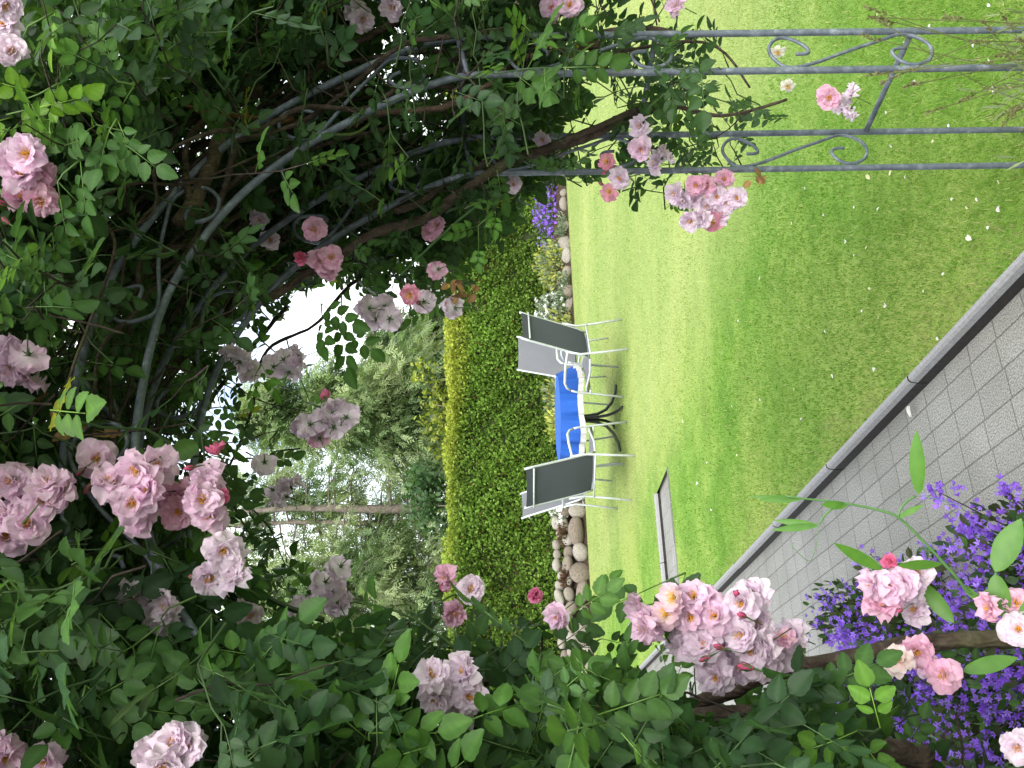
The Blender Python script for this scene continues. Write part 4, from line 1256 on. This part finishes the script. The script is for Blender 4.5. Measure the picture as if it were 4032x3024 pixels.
class Rose:
    def __init__(s):
        s.fol, s.twig, s.n = MB(), MB(), 0
    def shoots(s, n, Lr, wr, tr, young=.05, size=(.72, 1.0), length=(.16, .42), bias=(0, 0, 0), face=.6):
        L = rng.uniform(*Lr, n); w_ = rng.normal(*wr, n); t_ = rng.uniform(*tr, n)
        b = hoop(L, w_, t_)
        nn = hoop_n(L)
        for i in range(n):
            outd = -nn[i] * rng.normal(.35, .6) + np.append(TD, 0) * rng.normal(-.25 if t_[i] < TL / 2 else .25, .7) + np.array([0, 0, rng.normal(.1, .5)]) + np.append(AD, 0) * rng.normal(0, .4) + np.array(bias)
            outd = nrm(outd)
            ln = rng.uniform(*length)
            m_ = max(3, int(ln / .036))
            u = np.linspace(0, 1, m_)
            pts = b[i] + outd * (u * ln)[:, None] + np.array([0, 0, -1.0]) * (u ** 2 * ln * rng.uniform(.05, .45))[:, None] + rng.normal(0, .006, (m_, 3))
            T_ = nrm(np.gradient(pts, axis=0))
            ref = nrm(rng.normal(0, 1, 3))
            ph = rng.uniform(0, 6.28)
            X0 = nrm(np.cross(T_, ref)); Y0 = np.cross(T_, X0)
            a = ph + np.arange(m_) * 2.4
            dd = nrm(X0 * np.cos(a)[:, None] + Y0 * np.sin(a)[:, None] + T_ * .7 + np.array([0, 0, -.10]))
            toc = nrm(CAM - pts)
            # blades turn to the light: up and away from the thicket
            up = nrm(np.array([0, 0, .9]) + toc * face * .8 - nn[i] * .4 + rng.normal(0, .55, (m_, 3)))
            X = nrm(np.cross(dd, up)); Z = np.cross(X, dd)
            ok = leaf_ok(pts + dd * .045) & leaf_ok(pts + dd * .085) & leaf_ok(pts)
            if not ok.any():
                continue
            gone = inside(OPEN, *[c_ / SCALE for c_ in proj(pts)[:2]])
            px_, py_, pd_ = proj(pts)
            gone |= ((np.hypot(px_[:, None] - FPOS[None, :, 0], py_[:, None] - FPOS[None, :, 1]) < FPOS[None, :, 3] * 1.05) & (pd_[:, None] < FPOS[None, :, 2] + .04)).any(1)
            if gone.any():
                ok[np.argmax(gone):] = False
            if not ok.any():
                continue
            last = np.nonzero(ok)[0][-1]
            if last >= 1:
                q = pts[:last + 1]
                g = rng.random()
                s.twig.tube(q, np.linspace(.0022, .0011, len(q)), 5, 0 if g > .45 else 1, (.55, .55, .6), cap=False)
            is_y = rng.random() < young
            base_t = GREENS['young'] if is_y else (GREENS['light'] if rng.random() < .16 else (GREENS['dark'] if rng.random() < .4 else GREENS['norm']))
            idx = np.nonzero(ok)[0]
            for k in idx:
                tint = base_t * rng.uniform(.8, 1.2)
                if is_y:
                    tint = GREENS['norm'] + (tint - GREENS['norm']) * (k / max(1, m_ - 1))
                if rng.random() < .004:
                    tint = np.array([5.5, 2.8, .9])
                s.fol.inst(CT[rng.integers(0, 6)], pts[k:k + 1], X[k:k + 1], dd[k:k + 1], Z[k:k + 1], rng.uniform(*size) * (1 - .25 * (k == m_ - 1)), tint[None])
                s.n += 1
    def manual(s, x, y, d, dx, dy, n, tint, sc=1.0, dd=0.0):
        a, b = P(x * SCALE, y * SCALE, d), P((x + dx) * SCALE, (y + dy) * SCALE, d + dd)
        u = np.linspace(0, 1, n)
        pts = a + (b - a) * u[:, None] + rng.normal(0, .004, (n, 3)) + np.array([0, 0, .02]) * np.sin(u * 3)[:, None]
        T_ = nrm(np.gradient(pts, axis=0)); toc = nrm(CAM - pts)
        sd_ = nrm(np.cross(T_, toc)) * np.where(np.arange(n) % 2, 1, -1)[:, None]
        Y = nrm(sd_ * .8 + T_ * .8 + toc * .25 + rng.normal(0, .15, (n, 3)))
        Y[-1] = nrm(T_[-1] + rng.normal(0, .1, 3))
        up = nrm(toc * .9 + np.array([0, 0, .5]) + rng.normal(0, .3, (n, 3)))
        X = nrm(np.cross(Y, up)); Z = np.cross(X, Y)
        s.twig.tube(pts, np.linspace(.002, .001, n), 5, 0, (1.3, 1.3, 1))
        for k in range(n):
            fx_, fy_, fd_ = proj(pts[k:k + 1] + Y[k:k + 1] * .05)
            if ((np.hypot(fx_ - FPOS[:, 0], fy_ - FPOS[:, 1]) < FPOS[:, 3] * 1.3) & (fd_ < FPOS[:, 2])).any():
                continue
            s.fol.inst(CT[rng.integers(0, 6)], pts[k:k + 1], X[k:k + 1], Y[k:k + 1], Z[k:k + 1], sc * rng.uniform(.85, 1.15), (np.array(tint) * rng.uniform(.85, 1.15))[None])
HALF = ARC / 2
Rr, Rl = Rose(), Rose()
# right leg and right shoulder
Rr.shoots(207, (.80, 1.55), (.03, .10), (-.12, TL + .30), size=(0.67, 0.92), length=(.12, .34), bias=(.1, 0, .1))
Rr.shoots(231, (1.45, 2.0), (.0, .14), (-.15, TL + .35), size=(0.67, 0.97))
Rr.shoots(219, (2.0, HALF), (-.03, .13), (-.25, TL + .40), size=(0.67, 0.97))
# outside of the right leg: thick leaves at the right-hand margin
Rr.shoots(317, (1.25, 2.4), (-.30, .11), (-.05, TL + .6), size=(0.71, 0.97), face=.8)
# crown seen from below
Rl.shoots(292, (HALF, HALF + .9), (-.04, .14), (-.30, TL + .45), size=(0.71, 1.01))
Rl.shoots(73, (HALF - .45, HALF + .8), (-.02, .10), (-.34, -.05), size=(0.76, 1.09), face=1.0, young=.22)
# left shoulder and left leg, nearest the viewer
Rl.shoots(262, (HALF + .7, ARC - 1.2), (.12, .15), (-.22, TL + .40), size=(0.76, 1.13), face=.8)
Rl.shoots(317, (ARC - 1.45, ARC - .15), (.20, .14), (-.20, TL + .45), size=(0.76, 1.13), face=.8, young=.05)
# thick backing on the top of the crown, against the sky
for rs, Lr in ((Rr, (1.7, HALF)), (Rl, (HALF, ARC - 1.2))):
    rs.shoots(524, Lr, (-.33, .09), (-.15, TL + .65), size=(0.80, 1.13), face=.1)
YG_, BG_, MG_ = (3.0, 2.7, 1.0), (2.0, 2.1, 1.15), (1.5, 1.6, 1.15)
for a in [(20, 260, 1.5, 60, -20, 3, YG_, .9), (130, 180, 1.52, -70, 60, 4, YG_, .85), (290, 190, 1.55, -60, -50, 4, BG_, .95), (300, 290, 1.55, -90, -30, 4, BG_, .9), (120, 20, 1.5, -60, 60, 3, YG_, .9), (180, 340, 1.5, -40, 90, 4, MG_, 1.0),
          (120, 500, 1.5, -30, 90, 3, MG_, 1.0), (250, 250, 1.5, 20, 60, 3, MG_, 1.05), (60, 1130, 1.38, 30, -40, 2, BG_, .7)]:
    (Rr if a[1] < 860 else Rl).manual(*a[:7], a[7] * .85)
for a in [(690, 655, 2.05, 60, 60, 3, MG_, 1.15), (740, 640, 2.05, 10, 60, 2, MG_, 1.2), (600, 940, 1.9, 20, 60, 3, BG_, .9), (560, 790, 1.95, 40, 30, 3, BG_, .95), (1075, 455, 2.2, -40, 70, 3, BG_, .8)]:
    Rr.manual(*a[:7], a[7] * .85)
for a in [(800, 1600, 1.2, 90, -60, 4, BG_, 1.15), (960, 1600, 1.2, 50, -40, 3, BG_, 1.2), (190, 1200, 1.5, 30, 60, 4, (.8, .9, .95), 1.2), (260, 1200, 1.5, -20, 80, 4, (.9, 1, 1), 1.2), (340, 1190, 1.5, 30, 90, 4, (.8, .9, .95), 1.25), (420, 1290, 1.45, -60, 60, 4, (.9, 1, 1), 1.2), (150, 1290, 1.45, 60, 60, 4, (.9, .95, 1), 1.2), (220, 1330, 1.4, 60, 40, 4, MG_, 1.2), (460, 1330, 1.4, -20, 80, 4, (1, 1.1, 1), 1.2), (100, 1220, 1.45, 50, 60, 4, (.8, .9, .95), 1.2), (500, 1560, 1.25, 60, -130, 5, MG_, 1.1), (620, 1400, 1.3, -80, 60, 4, BG_, 1.05), (860, 1390, 1.4, -70, -50, 4, MG_, 1.1), (180, 1480, 1.25, 70, 50, 4, MG_, 1.05), (1150, 1600, 1.25, 60, -90, 4, MG_, .95), (1420, 1560, 1.3, -70, -60, 4, MG_, 1.0), (1750, 1600, 1.3, 10, -110, 4, MG_, 1.1), (340, 1360, 1.35, -40, 120, 4, MG_, 1.1), (1480, 1240, 1.6, -60, 30, 2, MG_, 1.1), (1240, 1360, 1.5, 20, -60, 3, BG_, .9)]:
    Rl.manual(*a[:7], a[7] * .85)
print('leaves', Rr.n, Rl.n)
def cane(root, pts, r0, r1, mat='bark', n=None, seg=9, tint=(1, 1, 1), name='cane'):
    p = resample(np.asarray(pts, float), .02)
    r_ = np.linspace(r0, r1, len(p)) * (1 + .10 * np.sin(np.arange(len(p)) * .7))
    mb = MB(); mb.tube(p + rng.normal(0, r0 * .10, p.shape), r_, seg, 0, tint, bump=.06)
    return mb.build(name, M[mat], root)
def PD(*q): return [P(x * SCALE, y * SCALE, d * (.965 if d > 1.9 else 1)) for x, y, d in q]
for root, rs, nm in ((rose_r, Rr, 'r'), (rose_l, Rl, 'l')):
    o = rs.fol.build('foliage', [M['rose_leaf'], M['green_stem']], root)
    rs.twig.build('twigs', [M['green_stem'], M['bark']], root)
# main canes visible in the photo
B = 'bark'
cane(rose_r, PD((1420, 225, 2.5), (1250, 300, 2.48), (1110, 345, 2.45), (1020, 400, 2.4), (920, 470, 2.35), (820, 500, 2.3), (740, 545, 2.3), (690, 575, 2.3), (560, 660, 2.25)), .015, .010, B)
cane(rose_r, PD((1180, 330, 2.5), (1060, 350, 2.48), (980, 385, 2.45), (900, 440, 2.42), (800, 470, 2.4), (690, 520, 2.38)), .011, .008, B)
cane(rose_r, PD((560, 195, 2.2), (510, 220, 2.15), (470, 320, 2.05), (415, 445, 1.98), (372, 495, 1.95)), .0155, .017, B, tint=(1.2, 1.25, 1.0))
cane(rose_r, PD((565, 140, 2.2), (490, 215, 2.12), (410, 295, 2.05), (402, 370, 2.0), (408, 430, 1.97)), .006, .007, B, tint=(1.1, 1.1, .9))
cane(rose_r, PD((395, 225, 2.0), (450, 245, 2.03), (520, 250, 2.08), (590, 262, 2.1), (640, 255, 2.12)), .0055, .007, B, tint=(1.6, 1.2, .6))
cane(rose_r, PD((640, 262, 2.12), (760, 290, 2.14), (860, 215, 2.18), (990, 170, 2.2)), .004, .003, 'green_stem', tint=(1.3, 1.1, .8))
cane(rose_r, PD((1300, 95, 2.25), (1120, 130, 2.2), (1060, 180, 2.18), (960, 230, 2.16), (800, 250, 2.15), (640, 330, 2.1)), .008, .005, B, tint=(1.2, 1.1, 1))
cane(rose_r, PD((1500, 80, 2.3), (1380, 60, 2.3), (1250, 80, 2.28), (1150, 95, 2.26), (1000, 120, 2.25), (900, 170, 2.22)), .006, .007, B)
cane(rose_r, PD((1700, 215, 2.4), (1560, 250, 2.42), (1420, 225, 2.45), (1300, 270, 2.46), (1180, 320, 2.46)), .0035, .009, B)
cane(rose_r, PD((1620, 190, 2.3), (1560, 110, 2.28), (1480, 90, 2.28), (1300, 120, 2.25)), .0025, .005, B)
cane(rose_r, PD((1100, 400, 2.35), (1010, 460, 2.3), (900, 560, 2.25), (860, 600, 2.22)), .0035, .003, 'green_stem', tint=(.5, .7, .6))
for i in range(26):                               # tangle inside the crown
    Ls = np.linspace(rng.uniform(1.3, 2.3), HALF + rng.uniform(-.2, .6), 9)
    cane(rose_r, hoop(Ls, rng.uniform(-.16, .07) + rng.normal(0, .025, 9), rng.uniform(-.02, TL + .2) + np.cumsum(rng.normal(0, .04, 9))), rng.uniform(.003, .010), rng.uniform(.0015, .004), B, seg=6, tint=(.8, .8, .8))
for i in range(14):
    Ls = np.linspace(ARC - .02, rng.uniform(HALF - .7, HALF + .4), 10)
    cane(rose_l, hoop(Ls, rng.uniform(-.25, -.02) + rng.normal(0, .025, 10), rng.uniform(.08, TL + .3) + np.cumsum(rng.normal(0, .04, 10))), rng.uniform(.008, .015), rng.uniform(.004, .007), B, seg=7)
cane(rose_l, PD((2260, 1375, 1.62), (2150, 1380, 1.62), (2040, 1385, 1.63), (1930, 1400, 1.65), (1800, 1425, 1.66), (1690, 1450, 1.68), (1560, 1500, 1.7), (1400, 1560, 1.72)), .0165, .012, B)
cane(rose_l, PD((2000, 1640, 1.55), (1840, 1600, 1.52), (1620, 1545, 1.52), (1500, 1560, 1.52), (1380, 1590, 1.55), (1200, 1620, 1.6)), .019, .015, B)
cane(rose_l, PD((1500, 1660, 1.5), (1400, 1600, 1.5), (1330, 1540, 1.52), (1200, 1480, 1.56), (1010, 1460, 1.6)), .022, .012, B)
cane(rose_l, PD((700, 1430, 1.65), (640, 1385, 1.68), (580, 1360, 1.7), (520, 1300, 1.72), (480, 1280, 1.74)), .006, .006, 'green_stem', tint=(.45, .5, .45))
cane(rose_l, PD((700, 1340, 1.72), (620, 1310, 1.73), (560, 1280, 1.74), (520, 1230, 1.75)), .0055, .005, 'green_stem', tint=(.4, .45, .4))
cane(rose_l, PD((1010, 1420, 1.7), (900, 1340, 1.72), (820, 1310, 1.73), (760, 1300, 1.74)), .003, .002, 'green_stem', tint=(.7, .8, .6))

# dried leaves: brown curled leaflets hanging in the thicket
def dry_mesh(seed):
    r = np.random.default_rng(seed); mb = MB()
    for i in range(4):
        leaflet(mb, np.array([.004 * r.normal(), .016 * i, 0]), r.normal(0, 1.0), .034, .010, r, roll=r.normal(0, .8), tint=np.array([.26, .145, .065]) * r.uniform(.6, 1.5))
    mb.tube([(0, 0, 0), (0, .07, .0)], .001, 4, 0, (.25, .14, .06))
    return mesh_from(mb, 'dried_leaf', M['plant_leaf'])
DM = [dry_mesh(i) for i in range(3)]
for i, (x, y, d) in enumerate([(105, 850, 1.6), (160, 915, 1.6), (190, 925, 1.6), (365, 600, 1.9), (480, 452, 1.95), (500, 455, 1.97), (1000, 610, 2.2), (1035, 630, 2.22), (1010, 640, 2.2), (790, 250, 2.15), (1655, 380, 2.35), (270, 945, 1.6)]):
    root = rose_r if y < 860 else rose_l
    o = link('dried_leaf', DM[i % 3], root)
    mw = Matrix.Translation(Vector(P(x * SCALE, y * SCALE, d))) @ Matrix.Rotation(random.uniform(0, 6.28), 4, 'Z') @ Matrix.Rotation(random.uniform(1.0, 2.4), 4, 'X') @ Matrix.Scale(random.uniform(.5, .9), 4)
    o.matrix_local = parent_world(root).inverted() @ mw
    o['label'] = 'withered brown leaf'

# ------------------------------------------------------------------ everlasting pea climbing in front of the path
pea = thing('everlasting_pea', 'bright green pea shoot with long paired leaves leaning over the path', 'plant', tuple(np.append(P(4032, 2450, 1.62)[:2], -.08)))
mb = MB()
stem = resample(np.array(PD((2290, 1330, 1.62), (2215, 1310, 1.6), (2110, 1290, 1.58), (2060, 1240, 1.56), (2000, 1175, 1.55), (1940, 1118, 1.54), (1890, 1100, 1.54), (1810, 1085, 1.54), (1735, 1077, 1.54), (1690, 1070, 1.54))), .01)
mb.tube(stem, np.linspace(.0034, .0016, len(stem)), 7)
for q in (PD((1940, 1118, 1.54), (1945, 1100, 1.54), (1960, 1082, 1.54), (1985, 1068, 1.54)), PD((1822, 1088, 1.54), (1800, 1098, 1.54), (1780, 1115, 1.54), (1768, 1135, 1.54)), PD((2110, 1290, 1.58), (2140, 1270, 1.57), (2155, 1262, 1.57), (2150, 1235, 1.56))):
    mb.tube(resample(np.array(q), .006), .0018, 6)
for q in (PD((1768, 1135, 1.54), (1765, 1170, 1.54), (1755, 1205, 1.53), (1745, 1212, 1.53), (1725, 1195, 1.53), (1710, 1178, 1.53), (1716, 1170, 1.53)), PD((1990, 1070, 1.54), (2030, 1080, 1.53), (2070, 1092, 1.53), (2085, 1105, 1.53))):
    mb.tube(resample(np.array(q), .006), .0006, 5)
mb.build('stem', leaf_mat('pea_stem', (.10, .22, .07, 1), (.15, .3, .06, 1), .1, .5), pea)
M['pea_leaf'] = leaf_mat('pea_leaf', (.085, .215, .03, 1), (.17, .38, .03, 1), .35, .45)
def pea_leaf(a, b, d0, d1, wd, nrmv=None):
    p0, p1 = P(a[0] * SCALE, a[1] * SCALE, d0), P(b[0] * SCALE, b[1] * SCALE, d1)
    L = np.linalg.norm(p1 - p0); Y = (p1 - p0) / L
    nn = nrm((nrm(CAM - p0) if nrmv is None else np.asarray(nrmv)) + np.array([0, 0, .25]))
    X = nrm(np.cross(Y, nn)); Z = np.cross(X, Y)
    mb = MB(); T = leaf_tpl(L, wd, .25, .06, 12)
    mb.inst(T, p0[None], X[None], Y[None], Z[None], 1.0)
    mb.build('leaf', M['pea_leaf'], pea)
for a, b, d0, d1, wd in [((1985, 1068), (1978, 932), 1.54, 1.52, .0125), ((1768, 1135), (1672, 1124), 1.54, 1.56, .006), ((1768, 1135), (1668, 1145), 1.54, 1.55, .006), ((1905, 1230), (1805, 1176), 1.55, 1.53, .010), ((1940, 1222), (2040, 1218), 1.55, 1.57, .008),
                         ((1830, 1092), (1775, 1090), 1.54, 1.53, .007), ((1735, 1077), (1640, 1080), 1.54, 1.55, .006), ((1735, 1077), (1615, 1072), 1.54, 1.56, .004), ((2150, 1235), (2205, 1120), 1.56, 1.55, .021), ((2150, 1240), (2170, 1340), 1.56, 1.54, .017),
                         ((1940, 1118), (1995, 1090), 1.54, 1.53, .005), ((2120, 1300), (2075, 1262), 1.57, 1.58, .006), ((2060, 1345), (1980, 1250), 1.58, 1.62, .014), ((2080, 1450), (2200, 1420), 1.5, 1.48, .013), ((2230, 1290), (2215, 1370), 1.52, 1.5, .015)]:
    pea_leaf(a, b, d0, d1, wd)

# ------------------------------------------------------------------ bellflowers along the near edge of the path
lt2 = leaf_tpl(.032, .009, .2, .2); st2 = star_tpl(.0108, .9, 5, .50)
def near(px, py, z): return G(px, py, z)
for (px, py, zz, rad, h, nb, sp, lb) in [
    (1895, 1330, .16, (.20, .24), .26, 260, 14, 'purple bellflower mound beside the paved path below the pink rose cluster'),
    (2120, 1260, .18, (.24, .22), .28, 420, 12, 'bright purple bellflower mound at the near edge of the path under the pea leaves'),
    (1790, 1330, .12, (.13, .2), .22, 90, 16, 'loose spiky purple bellflower beside the path under the largest rose cluster'),
    (2080, 1540, .12, (.30, .26), .27, 420, 10, 'shaded purple bellflower mound behind the thick rose stem'),
    (1905, 1470, .10, (.20, .24), .22, 240, 8, 'low purple bellflower mound between the two thick rose stems'),
    (1830, 1540, .10, (.22, .24), .22, 160, 6, 'sparse purple bellflower mound deep under the rose leaves'),
    (2230, 1400, .12, (.26, .22), .27, 260, 8, 'purple bellflower mound at the bottom corner beneath pale rose blooms')]:
    c = G(px * SCALE, py * SCALE, zz); c[2] = ZP + .01
    mound('bellflower', lb, 'flower', c, rad, h, [(.035, .07, .025), (.06, .11, .04), (.05, .06, .025)], int(900 * rad[0] / .24), lt2, PURP, int(nb * 2.5), st2, 'bellflowers along the path', spikes=sp)

# seed-headed lavender at the foot of the right post
lav = thing('lavender', 'faded brown-green lavender stalks at the foot of the right arch post', 'plant', tuple(np.append(P(4100, 200, 2.0)[:2], 0)))
lb = np.asarray(lav.location)
mb = MB(); hd = MB()
for i in range(26):
    tx, ty = rng.uniform(1880, 2230), rng.uniform(5, 260)
    tip = P(tx * SCALE, ty * SCALE, rng.uniform(1.85, 2.15))
    b = lb + np.array([rng.normal(0, .07), rng.normal(0, .07), 0.0])
    mid = (b + tip) / 2 + np.append((tip - b)[:2] * -.12, .03)
    pts = resample(np.array([b, mid, tip]), .03)
    mb.tube(pts, .0011, 4, 0, np.array([.16, .17, .07]) * rng.uniform(.7, 1.3), cap=False)
    d = nrm(pts[-1] - pts[-2])
    hd = MB()
    for k in range(9):
        q = tip + d * (k * .0055 - .02)
        n = 3
        Y = nrm(rng.normal(0, .6, (n, 3)) + d * .9); X = nrm(np.cross(Y, rng.normal(0, 1, (n, 3)))); Z = np.cross(X, Y)
        hd.inst(leaf_tpl(.010, .0026, .1, .1, 2), np.repeat(q[None], n, 0), X, Y, Z, 1.0, np.array([.17, .15, .08]) * rng.uniform(.6, 1.3, (n, 1)))
    hd.build('flower_head', M['plant_leaf'], lav, smooth=False)
n = 260
p = lb + np.stack([rng.normal(0, .09, n), rng.normal(0, .09, n), rng.uniform(.02, .3, n)], 1)
Y = nrm(rng.normal(0, .4, (n, 3)) + np.array([0, 0, 1])); X = nrm(np.cross(Y, rng.normal(0, 1, (n, 3)))); Z = np.cross(X, Y)
mb.inst(leaf_tpl(.05, .003, .1, .1, 2), p, X, Y, Z, 1.0, np.array([.17, .20, .11]) * rng.uniform(.7, 1.3, (n, 1)))
mb.build('stalks', M['plant_leaf'], lav, smooth=False)
